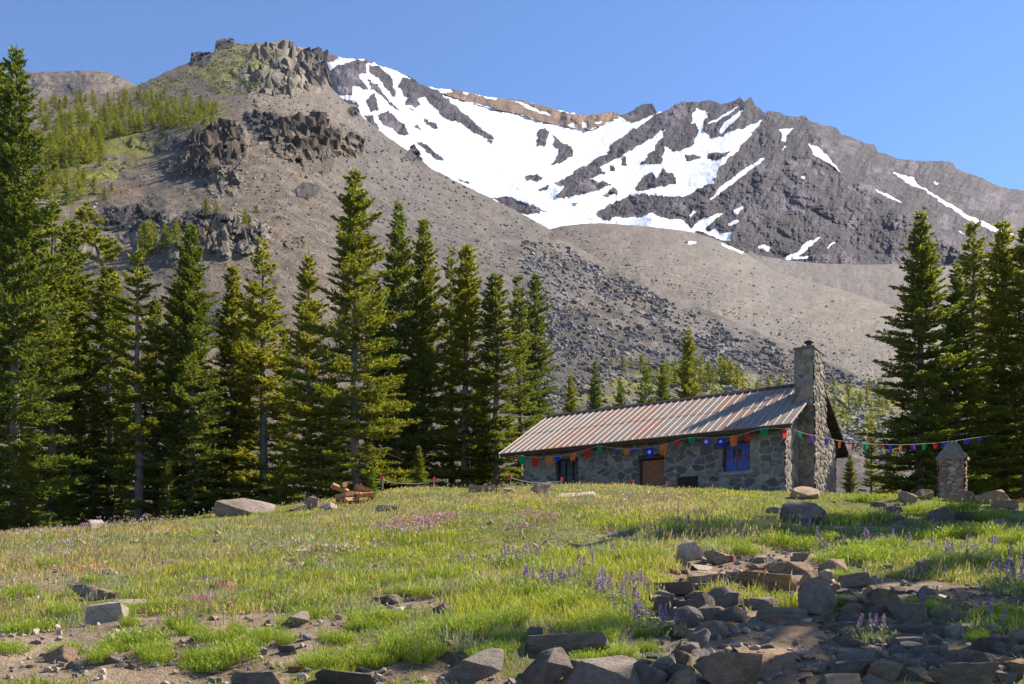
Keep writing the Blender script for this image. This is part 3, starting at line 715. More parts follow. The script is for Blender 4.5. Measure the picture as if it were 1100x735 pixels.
for k_, (a0, a1, y0, y1, y2, y3, z0, z1, a2, a3) in enumerate((( -.45, .17, 1.95, 4.42, 1.95, 4.42, -.6, 2.4, -.45, .17), (-.45, .17, 1.95, 4.42, 1.93, 3.42, 2.4, 2.92, -.47, .15), (-.47, .15, 1.93, 3.42, 1.88, 3.08, 2.92, 5.2, -.46, .14))):
    # side towards the door, outer face, far side
    masonry('stone_facing', [(a0, y0, z0), (a1, y0, z0), (a3, y2, z1), (a2, y2, z1)], chim, tones=TN_C, cw=.30, ch=.22, seed=20 + k_)
    masonry('stone_facing', [(a1, y0, z0), (a1, y1, z0), (a3, y3, z1), (a3, y2, z1)], chim, tones=TN_C, cw=.32, ch=.22, seed=30 + k_, proud=.06)
    masonry('stone_facing', [(a1, y1, z0), (a0, y1, z0), (a2, y3, z1), (a3, y3, z1)], chim, tones=TN_C, cw=.30, ch=.22, seed=40 + k_)
b = MB(); b.box(-.50, .20, 1.83, 3.10, 5.19, 5.27); b.build('chimney_cap', simple('cap_slab', (.16, .13, .115), .9, .3, 7), chim, bevel=.012)
b = MB(); b.tube([(-.12, 2.35, 5.2), (-.12, 2.35, 5.5)], .09, 12); b.tube([(-.12, 2.35, 5.5), (-.12, 2.35, 5.53), (-.12, 2.35, 5.6)], [.17, .16, .04], 12); b.build('chimney_pipe', M_iron, chim, smooth=True, sharp=40)
# door
b = MB()
for k in range(6): b.box(-5.40 + k * .142, -5.26 + k * .142, WY0 + .16, WY0 + .20 + .004 * (k % 2), -.28, 1.80)
door = b.build('door', simple('brown_door_planks', (.20, .075, .03), .6, .35, 7), hut)
b = MB(); b.box(-5.455, -5.405, WY0 + .10, WY0 + .26, -.28, 1.84); b.box(-4.545, -4.495, WY0 + .10, WY0 + .26, -.28, 1.84); b.box(-5.455, -4.495, WY0 + .08, WY0 + .28, 1.84, 1.975); b.build('door_frame', M_dkwood, hut)
MB().tube([(-4.62, WY0 + .15, .75), (-4.62, WY0 + .10, .77), (-4.62, WY0 + .10, .91), (-4.62, WY0 + .15, .93)], .012, 6).build('handle', M_iron, door)
# left window: dark panes in a grid of bars
b = MB()
for x in (-8.76, -8.46, -8.16, -7.86): b.box(x - .02, x + .02, WY0 + .14, WY0 + .19, 1.07, 2.10)
for z in (1.09, 1.58, 2.08): b.box(-8.775, -7.825, WY0 + .145, WY0 + .185, z - .02, z + .02)
win = b.build('window', M_dkwood, hut)
t = NT('dark_window_glass'); gm = t.pbsdf((.02, .022, .024), .3, spec=.25)
MB().box(-8.77, -7.83, WY0 + .20, WY0 + .21, 1.06, 2.11).build('pane', gm, win)
MB().box(-9.0, -7.6, WY0 - .025, WY0 + .25, 2.122, 2.25).build('lintel', M_wood, hut)
# shuttered window
M_blue = simple('blue_paint', (.045, .065, .27), .5, .25, 8)
b = MB(); b.box(-2.40, -2.36, WY0 + .08, WY0 + .2, 1.17, 2.13); b.box(-1.56, -1.52, WY0 + .08, WY0 + .2, 1.17, 2.13); b.box(-2.36, -1.56, WY0 + .08, WY0 + .2, 2.09, 2.13)
win2 = b.build('shuttered_window', M_dkwood, hut)
for xa, xb in ((-2.355, -1.985), (-1.935, -1.565)):
    b = MB(); w_ = (xb - xa) / 3
    for k in range(3): 
        if (xa < -2 and k == 2) or (xa > -2 and k == 0):
            b.box(xa + k * w_, xa + (k + 1) * w_ - .008, WY0 + .12, WY0 + .145, 1.19, 1.62); b.box(xa + k * w_, xa + (k + 1) * w_ - .008, WY0 + .12, WY0 + .145, 1.90, 2.08)
        else: b.box(xa + k * w_, xa + (k + 1) * w_ - .008, WY0 + .12, WY0 + .145, 1.19, 2.08)
    for z in (1.30, 1.98): b.box(xa, xb - .008, WY0 + .10, WY0 + .12, z - .03, z + .03)
    b.build('shutter', M_blue, win2)
b = MB(); b.box(-1.982, -1.938, WY0 + .115, WY0 + .15, 1.18, 2.085); b.box(-2.35, -1.57, WY0 + .088, WY0 + .098, 1.615, 1.645); b.build('shutter_bar', simple('red_brown_bar', (.20, .06, .05), .7), win2)
MB().box(-2.16, -1.76, WY0 + .17, WY0 + .18, 1.6, 1.92).build('pane', gm, win2)
MB().box(-2.62, -1.30, WY0 - .03, WY0 + .25, 2.142, 2.27).build('lintel', simple('red_brown_lintel', (.16, .075, .045), .8, .35), hut)
MB().box(-2.55, -1.38, WY0 - .07, WY0 + .12, 1.04, 1.157).build('sill', simple('sill_stone', (.2, .18, .17), .9, .3), hut, bevel=.012)
# louvred vent low in the wall
b = MB(); b.box(-4.025, -3.985, WY0 + .02, WY0 + .12, .725, 1.115); b.box(-3.315, -3.275, WY0 + .02, WY0 + .12, .725, 1.115); b.box(-3.985, -3.315, WY0 + .02, WY0 + .12, 1.08, 1.115)
for k in range(8): b.box(-3.985, -3.315, WY0 + .05, WY0 + .09, .735 + k * .043, .760 + k * .043)
b.build('wall_vent', M_dkwood, hut)

# ================================================================ PRAYER FLAGS
FLAGC = {'green': (.02, .30, .14), 'red': (.62, .04, .03), 'orange': (.80, .20, .05), 'blue': (.03, .05, .48), 'purple': (.15, .05, .42)}
M_flag = {}
def flag_mat(c):
    if c not in M_flag:
        t = NT(c + '_cotton'); v = t.obj()
        col = t.mix(1.0, FLAGC[c], t.ramp(t.noise(v, 6, 4), [(.3, .75), (.7, 1.25)]), 'MULTIPLY')
        d = t.n('ShaderNodeBsdfDiffuse'); t.set(d, 0, col); tr = t.n('ShaderNodeBsdfTranslucent'); t.set(tr, 0, col)
        mx = t.n('ShaderNodeMixShader'); mx.inputs[0].default_value = .45
        t.t.links.new(d.outputs[0], mx.inputs[1]); t.t.links.new(tr.outputs[0], mx.inputs[2]); t.t.links.new(mx.outputs[0], t.out.inputs[0])
        M_flag[c] = t.m
    return M_flag[c]
M_cord = simple('pale_cord', (.42, .38, .33), .9)
M_mark = simple('faded_flag_print', (.45, .42, .55), .9)
def eave_pt(x, y):
    r = (x - CX) / F; yl = -.06
    bx, by = 8.67 + .5425 * yl, 30 + .8405 * yl
    a = (by * r - bx) / (.84 + .5426 * r)
    return P(x, y, by - .5426 * a)
def garland(name_pts, flags, label, grp=None, cord_r=.006):
    pts = np.array(name_pts); org = pts[0].copy()
    g = empty('prayer_flag_string', org, 0, label, 'prayer flags', grp)
    # dense polyline with slight sag between the given points
    MB().tube(pts - org, cord_r, 5).build('cord', M_cord, g)
    for i, (p, u, w_, h_, c, mark) in enumerate(flags):
        nx, nz = 4, 5
        V = []; rr = random.Random(i * 7 + len(flags)); tw = rr.uniform(-.5, .5); ph = rr.uniform(0, 6)
        up = np.array([0, 0, 1.0]); out = np.cross(u, up); out /= np.linalg.norm(out)
        for k in range(nz + 1):
            t_ = k / nz
            for j in range(nx + 1):
                q = j / nx - .5
                wd = w_ * (1 - .25 * t_ * rr.random() * .3) * (1 - .3 * t_ if mark != 1 else 1)
                off = .05 * w_ * 4 * t_ * math.sin(q * 5 + ph) * .5 + tw * t_ * .10
                V.append(p - org + u * q * wd - up * (h_ * t_ * (1 - .12 * abs(q) * rr.random())) + out * off + u * (.25 * tw * t_ * h_))
        me = mesh_np('flag', np.array(V), gridfaces(nz + 1, nx + 1), flag_mat(c), smooth=True)
        fo = link('flag', me, g); fo['label'] = c + ' cotton flag'
        if mark == 1:
            c0 = p - org - up * h_ * .48 
            b = MB()
            for s in (-1, 1):
                o = out * .035 * s
                b.add([c0 + u * .28 * w_ * math.cos(k * math.pi / 4) * (1 if k % 2 == 0 else .6) + up * .28 * w_ * math.sin(k * math.pi / 4) * (1 if k % 2 == 0 else .6) + o for k in range(8)] + [c0 + o], [(8, k, (k + 1) % 8) if s > 0 else (8, (k + 1) % 8, k) for k in range(8)])
            b.build('flag_emblem', M_mark, fo)
    return g
def polyline_flags(ptsfun, line, flaglist):
    """line: picture points of the cord; flaglist: (x, colour, width px, height px, mark)"""
    lx = [q[0] for q in line]; ly = [q[1] for q in line]
    xs = np.linspace(lx[0], lx[-1], 90)
    pts = [ptsfun(x, np.interp(x, lx, ly)) for x in xs]
    fl = []
    for x, c, w_, h_, mk in flaglist:
        p = ptsfun(x, np.interp(x, lx, ly)); q = ptsfun(x + 2, np.interp(x + 2, lx, ly)); u = q - p; u /= np.linalg.norm(u); u[2] *= .5
        fl.append((p, u, w_ / F * p[1] * (1.2 if ptsfun is eave_pt else 1.0), h_ / F * p[1], c, mk))
    return pts, fl
L1 = [(553, 489.5), (561, 490), (575, 491.5), (590, 491), (603, 490), (616, 487), (631, 483), (644, 478.5), (652, 480.5), (664, 482), (676, 482.5), (690, 481.5), (703, 480), (716, 477), (728, 473), (742, 470), (755, 470.5), (770, 470.5), (784, 469), (797, 466.5), (808, 463.5), (821, 460), (832, 460), (842, 461), (852, 462)]
F1 = [(561.5, 'green', 8, 9, 0), (575, 'red', 7, 10, 0), (590, 'orange', 8, 9, 0), (599, 'blue', 6, 5, 0), (615, 'orange', 7, 8, 0), (631, 'red', 7, 10, 0), (644, 'green', 6, 7, 0), (660, 'purple', 5, 4, 0), (673, 'orange', 8, 6, 0), (682, 'purple', 6, 4, 0),
      (698, 'blue', 8, 11, 1), (713, 'orange', 8, 11, 0), (727, 'red', 6, 6, 0), (743, 'green', 7, 7, 0), (759, 'purple', 8, 9, 1), (774.5, 'blue', 7, 10, 1), (788, 'orange', 8, 11, 0), (803, 'red', 5, 9, 0), (821, 'green', 8, 8, 0), (842.5, 'red', 5, 10, 0)]
pts, fl = polyline_flags(eave_pt, L1, F1)
garland(pts, fl, 'string of coloured prayer flags hung along the front eave of the hut')
L2 = [(853, 462), (865, 466), (880, 469), (895, 472.5), (912, 475), (930, 476.5), (950, 477.6), (970, 478), (990, 477), (1005, 476), (1020, 474.3), (1037, 472), (1052, 469.8), (1064, 468)]
F2 = [(858.5, 'green', 5, 8, 0), (871, 'purple', 6, 10, 0), (888, 'blue', 7, 8, 0), (902, 'orange', 5, 8, 0), (917, 'red', 5, 9, 0), (930, 'green', 9, 7, 0), (948.5, 'red', 6, 4, 0), (956.5, 'blue', 7, 9, 0), (967.5, 'orange', 7, 8, 0), (980.5, 'purple', 9, 6, 0),
      (993, 'green', 9, 6, 0), (1005, 'red', 10, 6, 0), (1013.5, 'blue', 8, 6, 0), (1037.7, 'blue', 9, 6, 0), (1052.6, 'purple', 8, 6, 0)]
def span_pt(x, y): return P(x, y, 29.6 + (x - 853) / 211 * 6.0)
pts, fl = polyline_flags(span_pt, L2, F2)
garland(pts, fl, 'string of coloured prayer flags stretched from the hut corner to the right firs')

# ================================================================ PILLAR, ROPE FENCE, FIREWOOD
pb = P(1023, 531, 26.5); pz = float(gz(pb[0], pb[1])) - .1
pil = empty('stone_pillar', (pb[0], pb[1], pz), math.radians(-28), 'square rubble stone pillar with a pyramid cap before the right firs', 'pillar')
zt = float(P(0, 493, 26.5)[2]) - pz; za = float(P(0, 474, 26.5)[2]) - pz
b = MB(); 
M_pil = masonry_mat('pillar_masonry', 5.0, 1.7, tones=((.16, .09, .06), (.24, .15, .10), (.32, .23, .17)), mortar=(.12, .10, .085), mw=.05)
b.box(-.31, .31, -.31, .31, -.2, zt - .04)
me = b.mesh('shaft', M_pil); rough_mesh(me, 8, .02, 5, 12); sh = link('shaft', me, pil)
TN_P = ((.22, .12, .075), (.30, .18, .12), (.38, .26, .18), (.26, .20, .16))
for k_, (p0_, p1_) in enumerate((((-.31, -.31), (.31, -.31)), ((.31, -.31), (.31, .31)), ((.31, .31), (-.31, .31)), ((-.31, .31), (-.31, -.31)))):
    masonry('stone_facing', [(*p0_, -.1), (*p1_, -.1), (*p1_, zt - .05), (*p0_, zt - .05)], sh, cw=.20, ch=.12, tones=TN_P, proud=.06, res=.018, seed=50 + k_, mortar=(.15, .12, .10))
b = MB(); h = .36
b.hexa([(x, y, z) for z, r in ((zt - .05, .39), (zt + .03, .39)) for y in (-r, r) for x in (-r, r)]); b.hexa([(x, y, z) for z, r in ((zt + .03, .37), (za, .09)) for y in (-r, r) for x in (-r, r)])
me = b.mesh('cap', simple('pillar_cap_stone', (.20, .16, .125), .9, .35, 7, .6)); rough_mesh(me, 6, .05, 4, 15); link('cap', me, pil)
M_post = simple('weathered_stake', (.30, .26, .21), .9); M_red = simple('red_paint', (.65, .04, .03), .6)
def post_line(pts, label, red=True, rope=True):
    q = []
    for x, yt, yb in pts:
        g = P(x, yb, 29.0); g[2] = float(gz(g[0], g[1])) ; top = float(P(x, yt, 29.0)[2]); q.append((g, max(top, g[2] + .25)))
    org = q[0][0]
    e = empty('rope_fence' if rope else 'marker_stake', org, 0, label, 'fence' if rope else 'stake')
    for g, zt_ in q:
        p0 = g - org; z1 = zt_ - org[2]
        po = MB().tube([p0 - [0, 0, .1], (p0[0], p0[1], z1)], .018, 6).build('post', M_post, e)
        MB().tube([(p0[0], p0[1], z1 - .04), (p0[0], p0[1], z1 + .06)], .036, 8).build('red_tip', M_red, po)
    if rope:
        R = []
        for (g0, z0), (g1, z1) in zip(q[:-1], q[1:]):
            for t_ in np.linspace(0, 1, 9): 
                m = g0 + (g1 - g0) * t_ - org; m[2] = (z0 + (z1 - z0) * t_) - org[2] - .05 - .10 * 4 * t_ * (1 - t_); R.append(m)
        MB().tube(R, .012, 5).build('rope', M_cord, e)
post_line([(411, 514, 526), (466, 515, 526)], 'short rope fence on two red tipped stakes before the left firs')
post_line([(548.5, 511.5, 520), (603, 519, 524)], 'slack rope fence on red tipped stakes by the left hut corner')
post_line([(679.5, 518, 524), (716, 523, 527)], 'low rope fence on red tipped stakes in front of the hut door')
post_line([(1097, 538, 548)], 'single red tipped stake in grass at the right edge', rope=False)
# split firewood
rr = random.Random(5)
lm = []
for k in range(4):
    b = MB(); n = 5; L = .42
    ang = [rr.uniform(0, .4) + i * 2 * math.pi / n + rr.uniform(-.3, .3) for i in range(n)]; rad = [rr.uniform(.06, .10) for _ in range(n)]
    V = [(x, rad[i] * math.cos(ang[i]), rad[i] * math.sin(ang[i])) for x in (-L / 2, L / 2) for i in range(n)]
    F_ = [(i, (i + 1) % n, n + (i + 1) % n, n + i) for i in range(n)]
    V += [(-L / 2, 0, 0), (L / 2, 0, 0)]
    F_ += [(2 * n, (i + 1) % n, i) for i in range(n)] + [(2 * n + 1, n + i, n + (i + 1) % n) for i in range(n)]
    lm.append(b.add(V, F_).mesh('firewood_log', simple('fresh_split_wood', (.38, .18, .08), .8, .3, 10)))
c0 = ghit(377, 541)
for k in range(13):
    o = link('firewood_log', lm[k % 4]); lay = 0 if k < 6 else (1 if k < 10 else 2)
    o.location = (c0[0] + rr.uniform(-.28, .32), c0[1] + rr.uniform(-.2, .25), float(gz(c0[0], c0[1])) + .07 + lay * .14)
    o.rotation_euler = (rr.uniform(0, 6), rr.uniform(-.25, .25) + (.5 if lay == 2 else 0), rr.uniform(-.6, .6) + (.3 if k % 3 else 1.2))
    tag(o, 'split orange firewood log in the heap beside the small fir', 'firewood', 'split firewood heaped by the small fir')
# ================================================================ FIRS
M_bark = simple('fir_bark', (.155, .125, .105), .95, .4, 5, .8)
M_fol = foliage_mat('fir_needles', trans=.42, rnd=.42)
def fir_meshes(seed, H, R, base=.06, step=.30, nb=5, tw=.095, droop=.22, gap=.0, top=1.0, pw=.85, bend=0.0, dead=14, coarse=1.0):
    """trunk and crown of one fir: whorls of branches that carry flat sprays of needle tufts"""
    r = np.random.default_rng(seed)
    r0 = .012 * H + .03
    hz = np.linspace(0, 1, 16)
    wob = np.stack([.02 * H * .3 * fbm(hz * 3, hz * 0 + seed, o=2, s=seed), .02 * H * .3 * fbm(hz * 3, hz * 0 + seed + 9, o=2, s=seed + 3), hz * H], -1); wob[0, :2] = 0
    if bend: wob[:, 0] += bend * np.sin(np.clip((hz - .55) / .45, 0, 1) * 4) * .5
    axis = lambda z: np.array([np.interp(z, wob[:, 2], wob[:, 0]), np.interp(z, wob[:, 2], wob[:, 1]), z])
    tb = MB(); tr = r0 * (1 - hz) ** .85 + .008; tr[0] *= 1.25
    tb.tube(np.vstack([wob[:1] - [0, 0, .6], wob]), np.concatenate([[tr[0] * 1.2], tr]), 9)
    Q0, QD, QL, QW, QC = [], [], [], [], []
    z = base * H
    while z < H * .985:
        t = (z - base * H) / (H * (1 - base))
        n = nb + int(r.integers(-1, 2)); a0 = r.uniform(0, 6.28)
        for k in range(n):
            if r.random() < gap: continue
            az = a0 + k * 2 * math.pi / n + r.uniform(-.35, .35)
            prof = (1 - t) ** pw * min(1.0, .62 + t * 2.6)
            L = max(.12, R * prof * r.uniform(.52, 1.20) * (1.18 if r.random() < .08 else 1)) if t < .97 else .16
            el = -droop * 1.1 + t * (.55 + droop) + r.uniform(-.12, .12)
            h = np.array([math.cos(az), math.sin(az), 0]); s_ = np.array([-h[1], h[0], 0]); o = axis(z + r.uniform(-.1, .1) * step)
            def bp(s):
                s = np.asarray(s)[..., None]
                return o + h * s * math.cos(el) + np.array([0, 0, 1.0]) * (s * math.sin(el) + (.10 + .10 * (1 - t)) * s * s / max(L, .3) * 1.0) + s_ * (.06 * np.sin(s * 3 + az) * s)
            if L > .5:
                ss = np.linspace(0, L * .8, 4); tb.tube(bp(ss), np.linspace(.012 + .012 * L, .006, 4), 4)
            d = tw * coarse * (0.75 + .25 * min(L, 2) / 2)
            s = np.arange(max(.10 * L, .05), L, d); m = len(s)
            if m == 0: s = np.array([L * .5]); m = 1
            s = np.repeat(s, 2) + r.uniform(-.4, .4, 2 * m) * d; sg = np.tile([1.0, -1.0], m)
            B = bp(s); T = (bp(s + .02) - bp(s)) / .02; T /= np.linalg.norm(T, axis=1)[:, None]
            S = np.cross(T, [0, 0, 1.0]); S /= np.linalg.norm(S, axis=1)[:, None] + 1e-9
            th = r.uniform(.65, 1.05, 2 * m)
            D = T * np.cos(th)[:, None] + S * (np.sin(th) * sg)[:, None] + np.array([0, 0, 1.0]) * r.uniform(-.18, .30, 2 * m)[:, None]
            D /= np.linalg.norm(D, axis=1)[:, None]
            l = np.clip(.40 * (L - s) + .12, .10, .52) * r.uniform(.7, 1.15, 2 * m)
            Q0.append(B); QD.append(D); QL.append(l); QW.append(np.full(2 * m, .070 * coarse)); QC.append(r.uniform(.75, 1.3, 2 * m))
            # side tufts along the twigs, both sides and on top
            for f in (.25, .5, .75):
                for sd in (1, -1, 0):
                    if f == .25 and sd == 0: continue
                    u = np.cross(D, [0, 0, 1.0]); u /= np.linalg.norm(u, axis=1)[:, None] + 1e-9
                    E = D * .72 + (u * sd * .75 if sd else np.array([0, 0, 1.0]) * .7) + r.normal(0, .16, D.shape)
                    E /= np.linalg.norm(E, axis=1)[:, None]
                    Q0.append(B + D * (l * f)[:, None]); QD.append(E); QL.append(np.clip(l * (.55 if sd else .4), .07, .20) * r.uniform(.7, 1.2, 2 * m)); QW.append(np.full(2 * m, .062 * coarse)); QC.append(r.uniform(.7, 1.35, 2 * m))
            # leading shoot
            e = bp(np.array([L * .86])); Td = bp(np.array([L])) - e
            Q0.append(e); QD.append(Td / np.linalg.norm(Td)); QL.append(np.array([.22 + .1 * L])); QW.append(np.array([.09 * coarse])); QC.append(np.array([1.15]))
        z += step * r.uniform(.75, 1.25) * (.55 + .6 * (1 - t))
    e = axis(H * .965); Q0.append(np.repeat(e[None], 5, 0)); QD.append(np.array([[0, 0, 1.0], [.5, 0, .8], [-.5, .1, .8], [0, .5, .8], [.1, -.5, .8]])); QL.append(np.array([H * .045, .2, .2, .2, .2])); QW.append(np.full(5, .06 * coarse)); QC.append(np.full(5, 1.1))
    for k in range(dead):   # bare grey twigs low on the trunk
        z = r.uniform(.04, .40) * H; az = r.uniform(0, 6.28); L = r.uniform(.4, 1.2) * R * .6
        h = np.array([math.cos(az), math.sin(az), 0]); o = axis(z)
        tb.tube([o, o + h * L * .5 + [0, 0, -.06 * L], o + h * L + [0, 0, r.uniform(-.3, .05) * L]], [.022, .013, .005], 4)
    q0, qd, ql, qw, qc = [np.concatenate(a) for a in (Q0, QD, QL, QW, QC)]
    nrm_ = r.normal(0, .55, q0.shape) + [0, 0, 1.0]
    sd = np.cross(qd, nrm_); sd /= np.linalg.norm(sd, axis=1)[:, None] + 1e-9
    a = q0; b_ = q0 + qd * (ql * .5)[:, None] + sd * (qw * .5)[:, None]; c_ = q0 + qd * ql[:, None]; d_ = q0 + qd * (ql * .5)[:, None] - sd * (qw * .5)[:, None]
    V = np.stack([a, b_, c_, d_], 1).reshape(-1, 3); Fq = np.arange(len(V)).reshape(-1, 4)
    col = np.array([.155, .182, .036])[None] * qc[:, None] * (1 + r.normal(0, .10, (len(qc), 3)))
    col = np.repeat(np.clip(col, .008, .3), 4, 0)
    crown = mesh_np('crown', V, Fq, M_fol, cols=col)
    trunk = tb.mesh('trunk', M_bark, smooth=True)
    return trunk, crown
FIRH = 14.0
PROTO = {
    'full': fir_meshes(1, FIRH, 2.75, .02, .34, 5, pw=.70, gap=.06),
    'broad': fir_meshes(2, FIRH, 3.1, .04, .34, 6, droop=.28, pw=.68, gap=.06),
    'slim': fir_meshes(3, FIRH, 1.95, .03, .36, 5, pw=.66, gap=.06),
    'open': fir_meshes(4, FIRH, 2.2, .05, .46, 4, gap=.20, dead=26, pw=.65),
    'shaggy': fir_meshes(5, FIRH, 2.5, .06, .36, 5, droop=.36, gap=.10, pw=.68),
    'sparse': fir_meshes(6, FIRH, 1.9, .10, .54, 4, gap=.30, dead=34, pw=.55),
    'bent': fir_meshes(7, FIRH, 1.9, .30, .56, 4, gap=.32, dead=22, bend=.9, pw=.40),
}
PROTO2 = {
    'full': fir_meshes(11, FIRH, 2.6, .03, .36, 5, pw=.78, gap=.10, droop=.26),
    'broad': fir_meshes(12, FIRH, 3.0, .03, .38, 5, droop=.32, pw=.72, gap=.08),
    'slim': fir_meshes(13, FIRH, 1.9, .06, .38, 5, pw=.60, gap=.12, droop=.3),
    'open': fir_meshes(14, FIRH, 2.3, .04, .50, 5, gap=.30, dead=30, pw=.72, droop=.15),
    'shaggy': fir_meshes(15, FIRH, 2.5, .04, .40, 5, droop=.42, gap=.16, pw=.62),
    'sparse': PROTO['sparse'], 'bent': PROTO['bent']}
def place_fir(kind, loc, H, wd, rz, label, group=None, cat='fir tree', name='fir_tree'):
    t, c = (PROTO if int(rz * 10) % 2 else PROTO2)[kind]
    e = empty(name, loc, rz, label, cat, group)
    s = H / FIRH; sc = (s * wd, s * wd, s)
    for nm, me in (('trunk', t), ('crown', c)):
        o = link(nm, me, e); o.scale = sc
    return e
# top pixel, distance, kind, width factor, label
FIRS = [
    (-9, 58, 37.5, 'slim', 1.2, 'fir cut by the left picture edge beside the tallest left fir'),
    (17, 50, 32.5, 'full', .78, 'very tall full fir at the left end of the wood'),
    (57, 206, 39, 'open', 1.0, 'olive fir just right of the very tall left fir'),
    (76, 232, 41.5, 'slim', 1.1, 'slim yellowish fir beside the crooked topped fir'),
    (102, 226, 43.5, 'bent', 1.25, 'crooked thin fir with a bare twisted top'),
    (117, 282, 41, 'open', 1.1, 'loose fir below the crooked topped fir'),
    (34, 262, 46, 'full', 1.0, 'shaded fir deep between the tall left fir and its olive neighbour'),
    (148, 262, 37.5, 'sparse', 1.15, 'thin fir with a long pale bare trunk left of the grey boulder'),
    (168, 318, 40, 'shaggy', 1.0, 'shaggy short fir right of the pale bare trunk'),
    (206, 240, 38.5, 'full', .95, 'full fir with dead lower limbs behind the grey boulder'),
    (188, 300, 44, 'slim', 1.1, 'narrow dark fir half hidden behind the full fir with dead limbs'),
    (250, 282, 42, 'slim', 1.15, 'fir with a dead brown top under the pale crags'),
    (268, 300, 44.5, 'open', .9, 'thin fir wedged between the dead topped fir and the olive one'),
    (283, 252, 41, 'open', 1.15, 'open olive fir left of the pointed dark fir'),
    (305, 350, 43, 'shaggy', .95, 'low shaggy fir left of the tallest middle fir'),
    (332, 268, 37.5, 'shaggy', .9, 'pointed dark fir standing left of the tallest middle fir'),
    (381, 180, 35.5, 'broad', 1.0, 'tallest broad fir in the middle of the wood'),
    (404, 300, 40, 'full', .9, 'fir filling the gap right of the tallest middle fir'),
    (427, 211, 39.5, 'full', .85, 'tall narrow fir right of the tallest middle fir'),
    (455, 234, 40.5, 'full', .88, 'tall fir with drooping olive limbs, fourth from the hut'),
    (485, 260, 43.5, 'open', .9, 'pale sparse fir behind the dark straight one'),
    (500, 262, 40, 'slim', 1.25, 'dark straight fir between pale sparse fir and the hut'),
    (533, 291, 39.5, 'slim', 1.3, 'slender fir with visible pale trunk left of the hut roof end'),
    (558, 292, 42.5, 'open', .95, 'left one of the close olive pair behind the hut roof end'),
    (575, 291, 44.5, 'shaggy', .8, 'right one of the close olive pair behind the hut roof end'),
    (517, 395, 42, 'full', .9, 'short fir at the foot of the slender pale trunked fir'),
    (440, 400, 44, 'shaggy', 1.0, 'short shaded fir behind the two tall narrow firs'),
    (356, 390, 42, 'full', .9, 'short shaded fir behind the tallest middle fir'),
    (230, 400, 44, 'full', 1.0, 'short dark fir in the shade behind the grey boulder'),
    (130, 400, 45, 'full', 1.0, 'short dark fir in the shade behind the pale bare trunk'),
    (80, 400, 44, 'full', 1.0, 'short dark fir behind the pale rock at the wood edge'),
    (26, 478, 31.5, 'shaggy', 1.5, 'low bushy fir at the foot of the very tall left fir'),
    (-4, 500, 30.5, 'full', 1.6, 'low bushy fir cut by the left edge at the meadow rim'),
    (72, 515, 34, 'shaggy', 1.6, 'low bushy fir left of the pale rock at the wood edge'),
    (180, 490, 34.5, 'open', 1.5, 'low loose fir left of the grey boulder'),
    (300, 495, 33.5, 'shaggy', 1.5, 'low bushy fir between the grey boulder and the crest rubble'),
    (450, 478, 34, 'full', 1.4, 'low fir behind the rope fence near the firewood'),
    (613, 402, 56, 'full', .8, 'small dark fir behind the left part of the hut roof'),
    (640, 384, 58, 'full', .8, 'dark conical fir rising behind the hut roof left of centre'),
    (666, 408, 66, 'full', .75, 'small fir behind the hut roof right of the dark conical one'),
    (693, 388, 62, 'open', 1.0, 'loose fir with one low side limb behind the hut roof'),
    (712, 390, 64, 'full', .8, 'dark fir touching the taller yellow green fir behind the roof'),
    (739, 350, 56, 'shaggy', .85, 'tallest yellow green fir behind the middle of the roof'),
    (766, 418, 78, 'full', .8, 'little fir on green slope behind the hut roof'),
    (936, 448, 43, 'open', 1.0, 'thin young fir between the chimney and the right firs'),
    (913, 488, 47, 'full', 1.1, 'low bushy fir just right of the chimney base'),
    (956, 470, 46, 'shaggy', 1.1, 'short fir at the foot of the leftmost right hand fir'),
    (988, 222, 36.5, 'full', 1.18, 'tall conical fir at the left of the right hand group'),
    (1027, 280, 37.5, 'full', 1.15, 'middle fir of the right group behind the pillar'),
    (1046, 234, 42, 'open', 1.05, 'olive fir with bare mid trunk in the right group'),
    (1077, 231, 39.5, 'full', 1.15, 'tall dark fir near the right picture edge'),
    (1103, 236, 38, 'shaggy', 1.1, 'yellowish fir cut by the right picture edge'),
    (1008, 400, 43, 'full', 1.1, 'short shaded fir behind the pillar'),
    (1062, 390, 43.5, 'shaggy', 1.1, 'short shaded fir behind the tan boulders on the right'),
    (1098, 400, 43, 'full', 1.1, 'short shaded fir at the right edge behind the red stake'),
]
for i, (x, y, d, kind, wd, lab) in enumerate(FIRS):
    b0 = P(x, y, d); g = float(gz(b0[0], d)); place_fir(kind, (b0[0], d, g - .1), b0[2] - g + .1, wd, i * 1.7, lab)
# firs beyond the right frame whose shade falls across the meadow
OFF = [(a * .917 - p * .400, a * .400 + p * .917, H, k, w_) for a, p, H, k, w_ in ((14, 3.5, 11.5, 'open', .7), (15, 4.9, 12.5, 'sparse', .9), (17, 6.0, 12.5, 'open', .7), (17.5, 7.5, 8.8, 'open', .8), (20, 11.5, 12.0, 'open', 1.0), (22, 12.7, 12.5, 'shaggy', .8), (24, 14.0, 12.5, 'full', .6), (31, 18, 12, 'full', .7))]
for i, (X, Y, H, kind, wd) in enumerate(OFF):
    place_fir(kind, (X, Y, float(gz(X, Y)) - .1), H, wd, i * 2.1, 'tall shading fir standing beyond the right picture edge', 'firs beyond the right picture edge')
# sapling
g = ghit(400, 540)
t_, c_ = PROTO2['full'][0], PROTO2['full'][1].copy()
c_.materials[0] = foliage_mat('sapling_needles', tint=(.95, 1.35, .9), trans=.4, rnd=0.0)
e = empty('fir_sapling', g, 0, 'small bright green fir sapling beside the orange firewood', 'sapling')
for nm, me in (('trunk', t_), ('crown', c_)):
    o = link(nm, me, e); o.scale = (.078, .078, .068)
